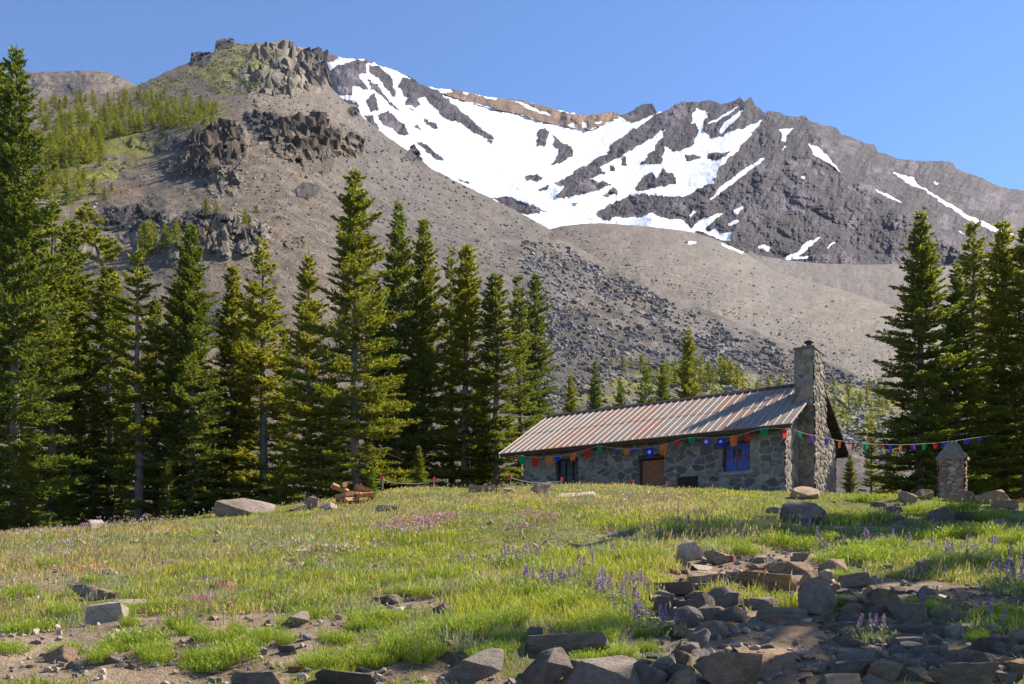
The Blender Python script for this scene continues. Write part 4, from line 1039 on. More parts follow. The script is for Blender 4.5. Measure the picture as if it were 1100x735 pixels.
# small conifers far up the slopes
SMALL = [fir_meshes(41 + k, 6.0, [2.6, 3.0, 2.3][k], .03, .55, 5, tw=.26, coarse=2.8, dead=0, pw=.85, gap=.12) for k in range(3)]
M_small = foliage_mat('far_needles', tint=(1.35, 1.35, 1.2), trans=.3, rnd=.4)
for _t, _c in SMALL: _c.materials[0] = M_small
def small_fir(x, y, hp, wd, k, label, group):
    p = tal.pts(np.array([x]), np.array([y]))[0]
    s = hp / F * p[1] / 6.0
    e = empty('conifer', p - [0, 0, .4 * s], x, label, 'conifer', group)
    for nm, me in zip(('trunk', 'crown'), SMALL[k % 3]):
        o = link(nm, me, e); o.scale = (s * wd, s * wd, s)
rr = random.Random(12)
pts = []
def scatter(poly, n, h0, h1, mind, label, group):
    xs = [q[0] for q in poly]; ys = [q[1] for q in poly]; c = 0; tries = 0
    while c < n and tries < 20000:
        tries += 1
        x, y = rr.uniform(min(xs), max(xs)), rr.uniform(min(ys), max(ys))
        if not inpoly(np.array([x]), np.array([y]), poly)[0]: continue
        if any(math.hypot(x - a, (y - b) * 1.3) < mind for a, b in pts): continue
        pts.append((x, y)); hp = rr.uniform(h0, h1) * (.75 + .5 * (y - min(ys)) / (max(ys) - min(ys)))
        small_fir(x, y, hp, rr.uniform(.9, 1.6), c, label, group); c += 1
LB = 'little conifer in the grove high on the left slope'
scatter([(42, 112), (100, 106), (170, 102), (232, 112), (236, 130), (215, 140), (150, 142), (110, 150), (60, 165), (42, 150)], 165, 10, 18, 3.9, LB, 'conifers in the high left grove')
scatter([(42, 150), (110, 150), (112, 172), (75, 182), (42, 185)], 40, 15, 24, 5, LB, 'conifers in the high left grove')
scatter([(45, 190), (90, 188), (102, 210), (60, 225), (40, 215)], 14, 18, 26, 7, 'dark conifer on the green patch under the high left grove', 'conifers on the green patch')
for x, y, h in ((107, 179, 12), (120, 205, 10), (112, 214, 14)): small_fir(x, y, h, 1.3, int(x), 'lone bush-like conifer on the gravel right of the green patch', 'lone conifers on the gravel')
scatter([(150, 262), (195, 252), (196, 268), (155, 275)], 9, 22, 34, 6, 'dark conifer on the ledge among the pale crags', 'conifers on the crag ledge')
for x, y, h in ((221, 232, 20), (233, 230, 14), (263, 245, 22), (276, 228, 9), (330, 215, 8), (323, 190, 6)): small_fir(x, y, h, 1.5, int(x), 'scrubby conifer clinging above the pale crags', 'conifers above the crags')
scatter([(690, 405), (745, 395), (790, 402), (800, 418), (690, 416)], 26, 14, 24, 6, 'small conifer in the thicket behind the hut roof', 'conifers behind the hut roof')
scatter([(655, 395), (690, 385), (690, 400), (660, 405)], 6, 10, 16, 6, 'small conifer on the scree left of the thicket', 'conifers left of the thicket')
scatter([(790, 420), (835, 410), (840, 425), (800, 428)], 6, 10, 18, 7, 'small conifer at the right end of the green slope', 'conifers on the green slope')
scatter([(888, 420), (955, 415), (958, 460), (900, 465)], 16, 12, 22, 7, 'small conifer on the slope between the chimney and the right firs', 'conifers right of the chimney')
# ================================================================ ROCKS
M_rock = rock_mat('field_stone', 2.2)
def hull(pts):
    bm = bmesh.new()
    for q in pts: bm.verts.new(q)
    r = bmesh.ops.convex_hull(bm, input=bm.verts[:])
    bmesh.ops.delete(bm, geom=[g for g in r['geom_interior'] if isinstance(g, bmesh.types.BMVert)], context='VERTS')
    for v in [v for v in bm.verts if not v.link_faces]: bm.verts.remove(v)
    return bm
def rock_points(r, kind, n):
    """corner points inside a box of half size 1 that lean to a block, a slab, a wedge or a cobble"""
    p = r.uniform(-1, 1, (n, 3)); 
    if kind == 'round': p /= np.linalg.norm(p, axis=1)[:, None]; p *= r.uniform(.85, 1, (n, 1))
    else:
        m = np.abs(p).max(1)[:, None]; q = p / m; e = p / np.linalg.norm(p, axis=1)[:, None]
        p = q * .45 + e * .60
        if kind == 'slab': p[:, 2] = np.sign(p[:, 2]) * np.clip(np.abs(p[:, 2]), .65, 1)
        if kind == 'wedge': p[:, :2] *= (1 - .45 * np.clip(p[:, 2:] * .5 + .5, 0, 1)); p[:, 0] += p[:, 2] * .3
    return p
def rock_mesh(seed, kind):
    r = np.random.default_rng(seed)
    bm = hull(rock_points(r, kind, {'round': 20, 'slab': 15, 'wedge': 11, 'block': 13}[kind]))
    bmesh.ops.dissolve_limit(bm, angle_limit=.22, verts=bm.verts[:], edges=bm.edges[:])
    bmesh.ops.bevel(bm, geom=bm.edges[:], offset=.03, segments=2, affect='EDGES', clamp_overlap=True, profile=.6)
    bmesh.ops.triangulate(bm, faces=bm.faces[:])
    for _ in range(2):
        long = [e for e in bm.edges if e.calc_length() > .22]
        if long: bmesh.ops.subdivide_edges(bm, edges=long, cuts=1)
        bmesh.ops.triangulate(bm, faces=bm.faces[:])
    me = bpy.data.meshes.new('rock'); bm.to_mesh(me); bm.free()
    V = np.empty(len(me.vertices) * 3, np.float32); me.vertices.foreach_get('co', V); V = V.reshape(-1, 3)
    lo, hi = V.min(0), V.max(0); V = (V - (lo + hi) / 2) / ((hi - lo) / 2)
    D = np.stack([fbm(V[:, 0] * 1.6 + seed, V[:, 1] * 1.6, V[:, 2] * 1.6 + 7 * k, o=4, s=k) for k in range(3)], -1)
    cr = 1 - np.abs(fbm(V[:, 0] * 1.1 + seed, V[:, 1] * 1.1, V[:, 2] * 1.1, o=2, s=9)) * 1.0
    V = V + D * .085 - V * (np.clip(cr - .86, 0, 1) * .5)[:, None]
    me.vertices.foreach_set('co', V.ravel()); me.polygons.foreach_set('use_smooth', np.ones(len(me.polygons), bool)); me.update()
    me.set_sharp_from_angle(angle=math.radians(32)); me.materials.append(M_rock)
    return me
ROCKM = {k: [rock_mesh(100 + 10 * i + j, k) for j in range(5)] for i, k in enumerate(('round', 'slab', 'wedge', 'block'))}
TONE_ = {'grey': (.27, .23, .20), 'dark': (.18, .15, .135), 'tan': (.37, .275, .195), 'pale': (.46, .40, .335), 'red': (.36, .19, .125), 'blue': (.225, .20, .19), 'brown': (.29, .205, .145)}
TONE = {k: (v[0] * 1.36, v[1] * 1.27, v[2] * 1.16) for k, v in TONE_.items()}
ROCKPOS = []
rk = random.Random(3)
def rock(x0, x1, y0, y1, kind, tone, label, group=None, name='rock', cat='rock', tilt=0.0, yb=None):
    xc = (x0 + x1) / 2; g = ghit(xc, yb or (y1 - .12 * (y1 - y0)))
    d = g[1]; w = (x1 - x0) / F * d; vis = (y1 - y0) / F * d
    dep = w * rk.uniform(.6, .85); h = max(vis - .16 * dep, .55 * vis)
    d2 = d + dep * .38
    o = link(name, rk.choice(ROCKM[kind]))
    X = (xc - CX) / F * d2; z = float(gz(X, d2))
    hz = h * .62
    o.scale = (w / 2 * 1.06, dep / 2, hz * 1.08); o.location = (X, d2, z + h - hz * 1.0 - .02)
    o.rotation_euler = (rk.uniform(.12, .34), rk.uniform(-.10, .10) + tilt, rk.choice((0, math.pi)) + rk.uniform(-.3, .3))
    c = TONE[tone]; v = rk.uniform(.85, 1.15); o.color = (c[0] * v, c[1] * v, c[2] * v, 1)
    ROCKPOS.append((X, d2, w / 2, dep / 2))
    return tag(o, label, cat, group)
ROCKS = [
    (229, 293, 534, 557, 'block', 'grey', 'broad grey boulder lying in the grass before the left firs'),
    (94, 112, 557, 572, 'wedge', 'pale', 'small pale rock at the shaded edge of the left firs'),
    (76, 124, 625, 648, 'wedge', 'grey', 'dark faced rock, rearmost of the cluster in the left meadow'),
    (95, 137, 645, 671, 'slab', 'pale', 'flat pale slab, front one of the cluster in the left meadow'),
    (117, 162, 639, 657, 'wedge', 'pale', 'cream angular rock, right one of the cluster in the left meadow'),
    (48, 82, 693, 716, 'block', 'brown', 'brown rock at the lower left beside shaded stones'),
    (72, 92, 708, 720, 'block', 'blue', 'bluish stone just right of the brown lower left rock'),
    (221, 252, 619, 637, 'wedge', 'red', 'lone reddish tan rock amid grass in the left meadow'),
    (299, 334, 656, 678, 'wedge', 'grey', 'grey pointed rock on bare soil in the lower left meadow'),
    (297, 322, 694, 706, 'slab', 'dark', 'low dark stone below the grey pointed rock'),
    (400, 433, 636, 653, 'round', 'grey', 'mottled grey rock behind the bare patch in mid meadow'),
    (463, 487, 647, 660, 'block', 'dark', 'small dark stone on the bare patch in mid meadow'),
    (474, 500, 604, 611, 'slab', 'pale', 'low pale stone nearly sunk in the mid meadow'),
    (518, 535, 592, 604, 'wedge', 'brown', 'little brown rock standing in the central meadow'),
    (455, 480, 582, 588, 'slab', 'brown', 'flat brown stone just below the pink flower patch'),
    (436, 452, 556, 563, 'block', 'pale', 'pale rock rising out of the pink flower patch'),
    (505, 540, 520, 530, 'slab', 'tan', 'tan slab on the meadow crest left of the hut'),
    (541, 556, 523, 531, 'wedge', 'pale', 'pale rock pair member right of the tan crest slab'),
    (570, 592, 519, 534, 'wedge', 'tan', 'upright tan rock before the left end of the hut'),
    (598, 640, 529, 537, 'slab', 'pale', 'low pale rock in grass below the left hut window'),
    (312, 330, 540, 550, 'wedge', 'tan', 'tan broken rock at the left of the crest rubble row'),
    (327, 345, 534, 549, 'block', 'brown', 'brown broken rock in the middle of the crest rubble row'),
    (343, 362, 538, 549, 'block', 'pale', 'pale grey block in the crest rubble row by the firewood'),
    (404, 428, 541, 550, 'slab', 'pale', 'pale flat stone right of the fir sapling'),
    (606, 632, 581, 594, 'wedge', 'dark', 'dark rock alone in the meadow before the hut'),
    (667, 699, 617, 634, 'round', 'grey', 'rounded grey rock in grass left of the stone steps'),
    (567, 652, 679, 702, 'slab', 'grey', 'long flat grey slab bridging grass in the foreground'),
    (566, 584, 672, 684, 'wedge', 'grey', 'little upright stone at the left end of the long flat slab'),
    (475, 546, 699, 744, 'wedge', 'blue', 'big shaded bluish boulder at the bottom edge left of centre'),
    (558, 612, 703, 748, 'wedge', 'dark', 'dark triangular boulder at the bottom edge under the long slab'),
    (608, 692, 710, 748, 'slab', 'grey', 'broad sunlit pale grey slab at the bottom edge'),
    (335, 413, 721, 748, 'slab', 'dark', 'flat dark slab at the bottom edge left of the big bluish boulder'),
    (243, 310, 724, 748, 'slab', 'blue', 'shaded bluish slab at the bottom edge in the left half'),
    (728, 756, 580, 606, 'block', 'pale', 'upright pale block at the top left of the stone steps'),
    (756, 783, 591, 609, 'wedge', 'tan', 'tan leaning rock right of the upright pale block'),
    (730, 748, 603, 613, 'wedge', 'pale', 'small pale stone in front of the upright pale block'),
    (744, 770, 606, 616, 'slab', 'pale', 'pale flat stone under the tan leaning rock'),
    (738, 772, 613, 631, 'slab', 'tan', 'tan slab left of the steps beside the reddish rock'),
    (727, 748, 617, 633, 'wedge', 'red', 'reddish angular rock left of the stone steps'),
    (763, 788, 613, 634, 'round', 'brown', 'brown rounded rock at the left end of the broad step'),
    (785, 858, 613, 640, 'slab', 'tan', 'broad brown slab forming the upper stone step'),
    (704, 746, 627, 644, 'slab', 'dark', 'dark flat rock, uppermost in the shaded pile left of the path'),
    (734, 767, 640, 666, 'round', 'dark', 'dark rounded boulder in the middle of the shaded pile left of the path'),
    (757, 791, 632, 657, 'round', 'dark', 'dark boulder at the right of the shaded pile left of the path'),
    (714, 754, 653, 678, 'round', 'blue', 'bluish sloping boulder low in the shaded pile left of the path'),
    (765, 802, 651, 673, 'block', 'dark', 'dark flat block at the path edge below the broad step'),
    (703, 720, 643, 668, 'wedge', 'dark', 'narrow dark stone beside the lupins left of the path'),
    (712, 738, 669, 684, 'wedge', 'grey', 'grey wedge stone below the bluish sloping boulder'),
    (740, 762, 674, 701, 'wedge', 'blue', 'blue grey pointed rock at the left path edge'),
    (799, 835, 640, 656, 'slab', 'grey', 'grey slab, left half of the lower stone step'),
    (812, 862, 650, 668, 'slab', 'grey', 'grey slab, right half of the lower stone step'),
    (823, 840, 662, 673, 'wedge', 'red', 'small pinkish stone on the dirt below the lower step'),
    (855, 895, 625, 667, 'round', 'grey', 'big rounded grey boulder at the right end of the steps'),
    (857, 879, 613, 637, 'block', 'brown', 'brown block behind the big rounded boulder of the steps'),
    (879, 896, 612, 630, 'block', 'pale', 'pale grey block right of the brown block by the steps'),
    (874, 907, 601, 619, 'block', 'tan', 'tan grey block at the top right of the steps'),
    (846, 876, 602, 620, 'block', 'brown', 'brown flat faced block along the top of the steps'),
    (820, 848, 602, 617, 'wedge', 'tan', 'tan jagged rock at the top centre of the steps'),
    (848, 884, 593, 604, 'slab', 'tan', 'tan flat stone above the top blocks of the steps'),
    (887, 904, 624, 641, 'round', 'brown', 'brown stone right of the big rounded boulder'),
    (900, 934, 619, 636, 'slab', 'grey', 'tilted grey tan slab right of the steps'),
    (927, 948, 631, 650, 'round', 'dark', 'dark stone behind the shaded rubble right of the path'),
    (934, 966, 633, 661, 'round', 'brown', 'large dark brown rock in the shaded rubble right of the path'),
    (886, 919, 668, 683, 'slab', 'grey', 'grey flat stone on the right edge of the dirt path'),
    (901, 923, 673, 689, 'block', 'blue', 'bluish stone next to the grey flat one on the path edge'),
    (898, 938, 695, 727, 'slab', 'blue', 'lavender grey slab slanting beside the lower path'),
    (922, 950, 704, 727, 'wedge', 'brown', 'brown wedge rock right of the lavender slanting slab'),
    (942, 978, 701, 726, 'block', 'grey', 'grey block at the lower right of the path'),
    (889, 926, 722, 748, 'slab', 'tan', 'tan slab cut by the bottom edge right of the path'),
    (928, 962, 724, 748, 'wedge', 'blue', 'bluish rock cut by the bottom edge right of the tan slab'),
    (949, 966, 713, 729, 'wedge', 'pale', 'small cream stone in the lower right rubble'),
    (975, 996, 704, 728, 'wedge', 'tan', 'splintered tan stone in the lower right rubble'),
    (954, 992, 683, 702, 'slab', 'blue', 'bluish slab in the middle of the right hand rubble'),
    (1008, 1034, 668, 689, 'wedge', 'pale', 'bright pale angular rock standing in the right rubble'),
    (1012, 1042, 653, 667, 'block', 'tan', 'tan block behind the bright pale angular rock'),
    (1015, 1057, 691, 716, 'round', 'brown', 'brown boulder in the lower right rubble'),
    (1061, 1086, 685, 707, 'wedge', 'grey', 'grey triangular stone near the lower right corner'),
    (995, 1018, 691, 710, 'block', 'blue', 'blue grey block left of the brown lower right boulder'),
    (995, 1075, 710, 748, 'slab', 'blue', 'huge bluish slab at the bottom edge in the right corner'),
    (1084, 1106, 690, 703, 'slab', 'pale', 'pale stone at the right edge above the corner'),
    (1067, 1090, 704, 720, 'block', 'dark', 'dark block between the huge slab and the right corner'),
    (1078, 1106, 712, 735, 'block', 'brown', 'brown rock in the very lower right corner'),
    (985, 1001, 599, 614, 'wedge', 'tan', 'tan pointed rock on the gravel at the right meadow edge'),
    (704, 727, 701, 720, 'round', 'pale', 'round pale stone left of the big lower path boulder'),
    (722, 743, 697, 719, 'wedge', 'brown', 'brown wedge stone next to the round pale one'),
    (712, 748, 716, 748, 'wedge', 'tan', 'tan angular rock at the bottom edge left of the path'),
    (746, 816, 698, 745, 'wedge', 'brown', 'big slanting brown boulder at the bottom left of the path'),
    (678, 714, 713, 746, 'wedge', 'dark', 'dark brown rock at the bottom edge beside the pale slab'),
    (839, 888, 539, 568, 'round', 'dark', 'large dark boulder in the meadow below the chimney'),
    (851, 881, 521, 538, 'round', 'tan', 'tan boulder against the foot of the chimney'),
    (965, 984, 529, 545, 'wedge', 'brown', 'brown upright rock left of the pillar'),
    (983, 1002, 525, 536, 'round', 'tan', 'rounded tan rock between the brown one and the pillar'),
    (1010, 1025, 524, 534, 'wedge', 'grey', 'little grey rock against the foot of the pillar'),
    (1014, 1032, 531, 539, 'slab', 'tan', 'flat tan stone in front of the pillar'),
    (1027, 1047, 527, 542, 'round', 'brown', 'rounded brown boulder right of the pillar'),
    (1046, 1084, 524, 543, 'round', 'tan', 'biggest tan boulder right of the pillar'),
    (1066, 1092, 536, 547, 'slab', 'tan', 'low tan slab in front of the biggest tan boulder'),
    (998, 1025, 545, 563, 'round', 'dark', 'dark boulder in shade below the pillar'),
    (1024, 1050, 549, 562, 'slab', 'dark', 'low dark rock right of the shaded boulder below the pillar'),
    (1060, 1078, 556, 567, 'block', 'grey', 'grey rock in the shaded grass at the right'),
    (922, 948, 571, 584, 'slab', 'brown', 'flat brown rock in the shaded band of meadow'),
    (950, 968, 541, 553, 'block', 'blue', 'bluish rock in shaded grass below the brown upright one'),
    (936, 952, 538, 547, 'slab', 'dark', 'small dark rock behind the bluish shaded one'),
    (956, 975, 560, 576, 'round', 'blue', 'blue grey rock in the middle of the shaded band'),
    (834, 858, 561, 572, 'slab', 'tan', 'tan flat stone under the large dark boulder'),
    (895, 914, 579, 590, 'wedge', 'brown', 'brown stone at the left end of the shaded band'),
    (882, 900, 585, 594, 'slab', 'dark', 'dark flat stone just above the top of the steps'),
    (823, 842, 544, 553, 'block', 'grey', 'grey stone left of the large dark boulder'),
]
for q in ROCKS: rock(*q)
# smaller stones of the rubble, alike within each patch
def rubble(poly, n, s0, s1, label, group, tones, mind=8):
    xs = [q[0] for q in poly]; ys = [q[1] for q in poly]; c = t = 0; got = []
    while c < n and t < 4000:
        t += 1
        x, y = rk.uniform(min(xs), max(xs)), rk.uniform(min(ys), max(ys))
        if not inpoly(np.array([x]), np.array([y]), poly)[0] or any(math.hypot(x - a, (y - b) * 1.6) < mind for a, b in got): continue
        got.append((x, y)); s = rk.uniform(s0, s1) * (.6 + .6 * (y - 560) / 160) * (1.6 if rk.random() < .15 else 1)
        rock(x - s, x + s, y - s * rk.uniform(.7, 1.2), y + s * .3, rk.choice(('wedge', 'block', 'slab', 'round')), rk.choice(tones), label, group, 'stone', 'stone'); c += 1
DK = ('dark', 'blue', 'grey', 'brown', 'tan'); LT = ('tan', 'pale', 'grey', 'brown', 'red')
rubble([(685, 640), (760, 630), (800, 665), (775, 690), (740, 735), (690, 735)], 60, 5, 12, 'loose stone filling the shaded pile left of the path', 'loose stones left of the path', DK)
rubble([(905, 640), (990, 635), (1100, 680), (1100, 735), (890, 735), (900, 690)], 110, 4, 13, 'loose stone in the rubble right of the path', 'loose stones right of the path', DK + ('grey', 'tan', 'blue'))
rubble([(715, 600), (800, 600), (900, 596), (905, 640), (800, 640), (720, 632)], 44, 4, 9, 'loose stone wedged among the stone steps', 'loose stones at the steps', LT)
rubble([(900, 618), (980, 606), (1100, 640), (1100, 655), (930, 640)], 45, 2, 6, 'loose stone on the gravel above the right rubble', 'loose stones on the gravel', LT + ('dark',))
rubble([(760, 672), (890, 670), (900, 690), (870, 735), (770, 700)], 30, 2, 6, 'loose stone lying on the dirt path', 'loose stones on the path', DK + ('tan',))
rubble([(0, 705), (180, 690), (330, 690), (330, 735), (0, 735)], 30, 2, 7, 'loose stone on bare soil at the lower left', 'loose stones at the lower left', LT + ('dark', 'blue'))
rubble([(330, 700), (560, 690), (560, 735), (330, 735)], 18, 3, 7, 'loose stone on bare soil at the bottom centre', 'loose stones at the bottom centre', DK + LT)
rubble([(90, 655), (180, 655), (170, 675), (95, 678)], 8, 2, 5, 'loose stone by the rock cluster in the left meadow', 'loose stones by the left cluster', LT)
rubble([(820, 535), (900, 530), (1090, 545), (1090, 590), (880, 590)], 26, 3, 6, 'loose stone in the shaded meadow below the pillar', 'loose stones below the pillar', DK + ('tan',))
rubble([(300, 541), (372, 535), (400, 541), (395, 550), (310, 552)], 16, 2, 5, 'loose stone in the crest rubble row', 'loose stones in the crest rubble', LT)
rubble([(420, 530), (740, 525), (740, 600), (420, 620)], 10, 2, 4, 'small stone scattered in the upper meadow', 'small stones in the upper meadow', LT)

# ---- stones nobody could count: scree on the hillside, crag blocks, gravel
def hull_np(seed, n, squash=.8):
    r = np.random.default_rng(seed); p = rock_points(r, 'block', n); p[:, 2] *= squash
    bm = hull(p); bmesh.ops.triangulate(bm, faces=bm.faces[:]); bm.verts.index_update()
    V = np.array([v.co[:] for v in bm.verts]); Fc = np.array([[v.index for v in f.verts] for f in bm.faces]); bm.free()
    return V, Fc
HP = [hull_np(500 + k, 12) for k in range(10)]
def rotmats(r, n, tilt=1.0):
    a = r.uniform(0, 2 * math.pi, n); b = r.normal(0, .5 * tilt, n); c = r.normal(0, .5 * tilt, n)
    ca, sa, cb, sb, cc, sc_ = np.cos(a), np.sin(a), np.cos(b), np.sin(b), np.cos(c), np.sin(c)
    Rz = np.zeros((n, 3, 3)); Rz[:, 0, 0] = ca; Rz[:, 0, 1] = -sa; Rz[:, 1, 0] = sa; Rz[:, 1, 1] = ca; Rz[:, 2, 2] = 1
    Ry = np.zeros((n, 3, 3)); Ry[:, 0, 0] = cb; Ry[:, 0, 2] = sb; Ry[:, 2, 0] = -sb; Ry[:, 2, 2] = cb; Ry[:, 1, 1] = 1
    Rx = np.zeros((n, 3, 3)); Rx[:, 1, 1] = cc; Rx[:, 1, 2] = -sc_; Rx[:, 2, 1] = sc_; Rx[:, 2, 2] = cc; Rx[:, 0, 0] = 1
    return Rz @ Ry @ Rx
def stones(pos, size, cols, r, aniso=.35):
    V, Fc, C = [], [], []; n0 = 0; n = len(pos); which = r.integers(0, len(HP), n); R = rotmats(r, n); S = size[:, None] * r.uniform(1 - aniso, 1 + aniso, (n, 3))
    for k, (hv, hf) in enumerate(HP):
        i = np.where(which == k)[0]
        if not len(i): continue
        v = np.einsum('nij,nvj->nvi', R[i], hv[None] * S[i][:, None]) + pos[i][:, None]
        V.append(v.reshape(-1, 3)); Fc.append((hf[None] + (np.arange(len(i)) * len(hv))[:, None, None] + n0).reshape(-1, 3)); C.append(np.repeat(cols[i], len(hv), 0)); n0 += len(i) * len(hv)
    return np.vstack(V), np.vstack(Fc), np.vstack(C)
M_scree = terrain_mat('scree_blocks', .6, .5, .5, var=.25)
r = np.random.default_rng(77)
def sample(poly, n, thr=None):
    a = np.array(poly); q = r.uniform(a.min(0), a.max(0), (n * 4, 2)); k = inpoly(q[:, 0], q[:, 1], poly)
    q = q[k][:n]; return q
def scree(poly, n, s0, s1, dens=None):
    q = sample(poly, n); x, y = q[:, 0], q[:, 1]
    if dens is not None:
        k = r.random(len(x)) < dens(x, y); x, y = x[k], y[k]
    ok = y > tal.crest(x) + 2; x, y = x[ok], y[ok]
    p = tal.pts(x, y); sz = (s0 + (s1 - s0) * r.random(len(x)) ** 3.5) / F * p[:, 1] * .5
    base = talus_cols(x, y); v = r.uniform(.6, 1.9, len(x))
    grey = np.array([.16, .148, .152]); c = (base * .5 + grey * .5) * v[:, None]
    return p + [0, 0, .1] * sz[:, None], sz, c
field = lambda x, y: np.clip(.25 + 1.5 * sstep(-.1, .25, fbm(x / 26, (y + x * -.2) / 12, o=4, s=75)) * (.35 + .65 * sstep(270, 380, y)), 0, 1)
A = [scree([(560, 260), (600, 262), (720, 325), (880, 390), (970, 425), (970, 520), (840, 430), (600, 450), (560, 440)], 17000, 1.2, 7.5, field),
     scree([(390, 140), (600, 255), (640, 290), (600, 440), (420, 420), (380, 200)], 6000, .9, 4.2, lambda x, y: .35 + .5 * field(x, y)),
     scree([(100, 180), (380, 130), (400, 420), (100, 420)], 5500, .9, 4.6, lambda x, y: .35 + .65 * sstep(-.05, .3, fbm(x / 20, y / 16, o=3, s=81))),
     scree([(150, 60), (360, 80), (420, 160), (200, 190), (150, 130)], 1800, .9, 3.5)]
V, Fc, C = stones(np.vstack([a[0] for a in A]), np.concatenate([a[1] for a in A]), np.vstack([a[2] for a in A]), r)
tag(link('scree', mesh_np('scree', V, Fc, M_scree, cols=np.clip(C, .03, .6))), 'grey boulder scree spread over the slope behind the hut', 'scree', kind='stuff')
def mor_scree(n):
    q = sample([(600, 245), (750, 256), (960, 340), (960, 420), (760, 330), (640, 280)], n); x, y = q[:, 0], q[:, 1]
    k = (y > mor.crest(x) + 2) & (y < np.interp(x, tal.cx, tal.cy)) & (r.random(len(x)) < .1 + .9 * sstep(-40, 0, y - np.interp(x, tal.cx, tal.cy))); x, y = x[k], y[k]
    p = mor.pts(x, y); return p, (.9 + 2.6 * r.random(len(x)) ** 3) / F * p[:, 1] * .5, np.array([.2, .175, .16]) * r.uniform(.6, 1.4, len(x))[:, None]
V, Fc, C = stones(*mor_scree(2600), r)
tag(link('scree', mesh_np('scree', V, Fc, M_scree, cols=C)), 'thin stones strewn on the smooth brown moraine', 'scree', kind='stuff')
# crags: each outcrop a heap of angular blocks grown out of the slope
DET = []
for k_ in ('block', 'wedge'):
    for me_ in ROCKM[k_]:
        v_ = np.empty(len(me_.vertices) * 3, np.float32); me_.vertices.foreach_get('co', v_); me_.calc_loop_triangles()
        t_ = np.empty(len(me_.loop_triangles) * 3, np.int32); me_.loop_triangles.foreach_get('vertices', t_); DET.append((v_.reshape(-1, 3).astype(float), t_.reshape(-1, 3)))
M_crag = terrain_mat('crag_rock', .35, 1.0, 1.8, var=.5, zs=.3)
CRAGL = {0: 'pale columned cliff under the flat top of the butte', 1: 'dark crag at the right shoulder of the butte', 2: 'small dark knob on the left shoulder of the butte', 3: 'dark jagged knob at the top left of the butte', 4: 'large brown crag casting a shadow under the butte',
         5: 'dark rocks left of the large brown crag', 6: 'brown crag stepping down right of the large one', 8: 'dark pinnacles on the slope crest before the snow', 9: 'lone dark rock on the crest below the butte cliff', 10: 'ochre cliff at the edge of the high grove', 11: 'brown ledge below the high grove',
         13: 'pale broken rock under the ochre cliff', 14: 'pale crag standing above the left firs, right one', 15: 'pale crag standing above the left firs, left one', 16: 'dark broken ledge above the crooked topped fir', 17: 'dark rocks crowning the right pale crag'}
for i, lab in CRAGL.items():
    cx, cy, rx, ry, am, tn = CRAGS[i]
    n = int(12 + rx * ry * .055); th = r.uniform(0, 2 * math.pi, n); rad = np.sqrt(r.random(n)) * .85
    x = cx + rx * rad * np.cos(th); y = cy + ry * rad * np.sin(th); k = y > tal.crest(x) - (1.5 if i in (2, 3, 8, 9) else -4); x, y = x[k], y[k]
    p = tal.pts(x, y); sz = (r.uniform(.10, .30, len(x)) * min(ry, 26) + 1.2) / F * p[:, 1] * (.85 if i == 0 else 1)
    tgt = np.array([(.095, .083, .085), (.135, .106, .082), (.22, .185, .148)][tn])
    Vl, Fl, Cl = [], [], []; n0 = 0; R = rotmats(r, len(x), .28)
    for j in range(len(x)):
        hv, hf = DET[r.integers(0, len(DET))]
        nw = .55 if i in (0, 10, 14) else .85
        v = (hv * [sz[j] * nw * r.uniform(.7, 1.2), sz[j] * r.uniform(.7, 1.2), sz[j] * r.uniform(1.1, 1.9) * (1.35 if i in (0, 10, 14) else 1)]) @ R[j].T + p[j] - [0, -sz[j] * .5, sz[j] * .35]
        Vl.append(v); Fl.append(hf + n0); n0 += len(hv); Cl.append(np.tile(tgt * r.uniform(.7, 1.3), (len(hv), 1)))
    V, Fc, C = np.vstack(Vl), np.vstack(Fl), np.vstack(Cl)
    org = p.mean(0); o = link('rock_outcrop', mesh_np('rock_outcrop', V - org, Fc, M_crag, cols=C)); o.location = org
    tag(o, lab, 'rock outcrop')
# low shrubs on the butte and the slopes
M_shrub = foliage_mat('slope_shrub', trans=.2, rnd=.0)
q = []
for cx, cy, rx, ry, n in ((130, 130, 95, 22, 420), (85, 168, 45, 20, 220), (265, 60, 38, 14, 260), (235, 80, 36, 14, 220), (250, 95, 26, 8, 200), (270, 92, 10, 6, 60), (180, 90, 34, 9, 160), (215, 122, 26, 12, 120), (218, 168, 10, 10, 70), (200, 140, 30, 6, 60), (100, 195, 40, 10, 80), (130, 180, 12, 4, 30), (925, 440, 30, 24, 160), (770, 415, 50, 10, 160), (860, 420, 30, 10, 60), (640, 405, 60, 14, 60)):
    for k in range(n):
        a = r.uniform(0, 6.28); d_ = math.sqrt(r.random()); q.append((cx + rx * d_ * math.cos(a), cy + ry * d_ * math.sin(a)))
q = np.array(q); q = q[q[:, 1] > tal.crest(q[:, 0]) + 1]
q = q[fbm(q[:, 0] / 9, q[:, 1] / 4, o=3, s=88) > -.08]
p = tal.pts(q[:, 0], q[:, 1]); n = len(p); m = 16
sz = r.uniform(1.0, 2.6, n) / F * p[:, 1]
dirs = r.normal(0, 1, (n, m, 3)); dirs[..., 2] = np.abs(dirs[..., 2]) * .6; dirs /= np.linalg.norm(dirs, axis=-1)[..., None]
c0 = p[:, None] + dirs * (sz[:, None] * r.uniform(.3, 1, (n, m)))[..., None] * [1.5, 1.5, .8]
u = r.normal(0, 1, (n, m, 3)); u /= np.linalg.norm(u, axis=-1)[..., None]; v = np.cross(u, dirs); s_ = (sz * .42)[:, None, None]
V = np.stack([c0 - u * s_, c0 - v * s_ * .6, c0 + u * s_, c0 + v * s_ * .6], 2).reshape(-1, 3)
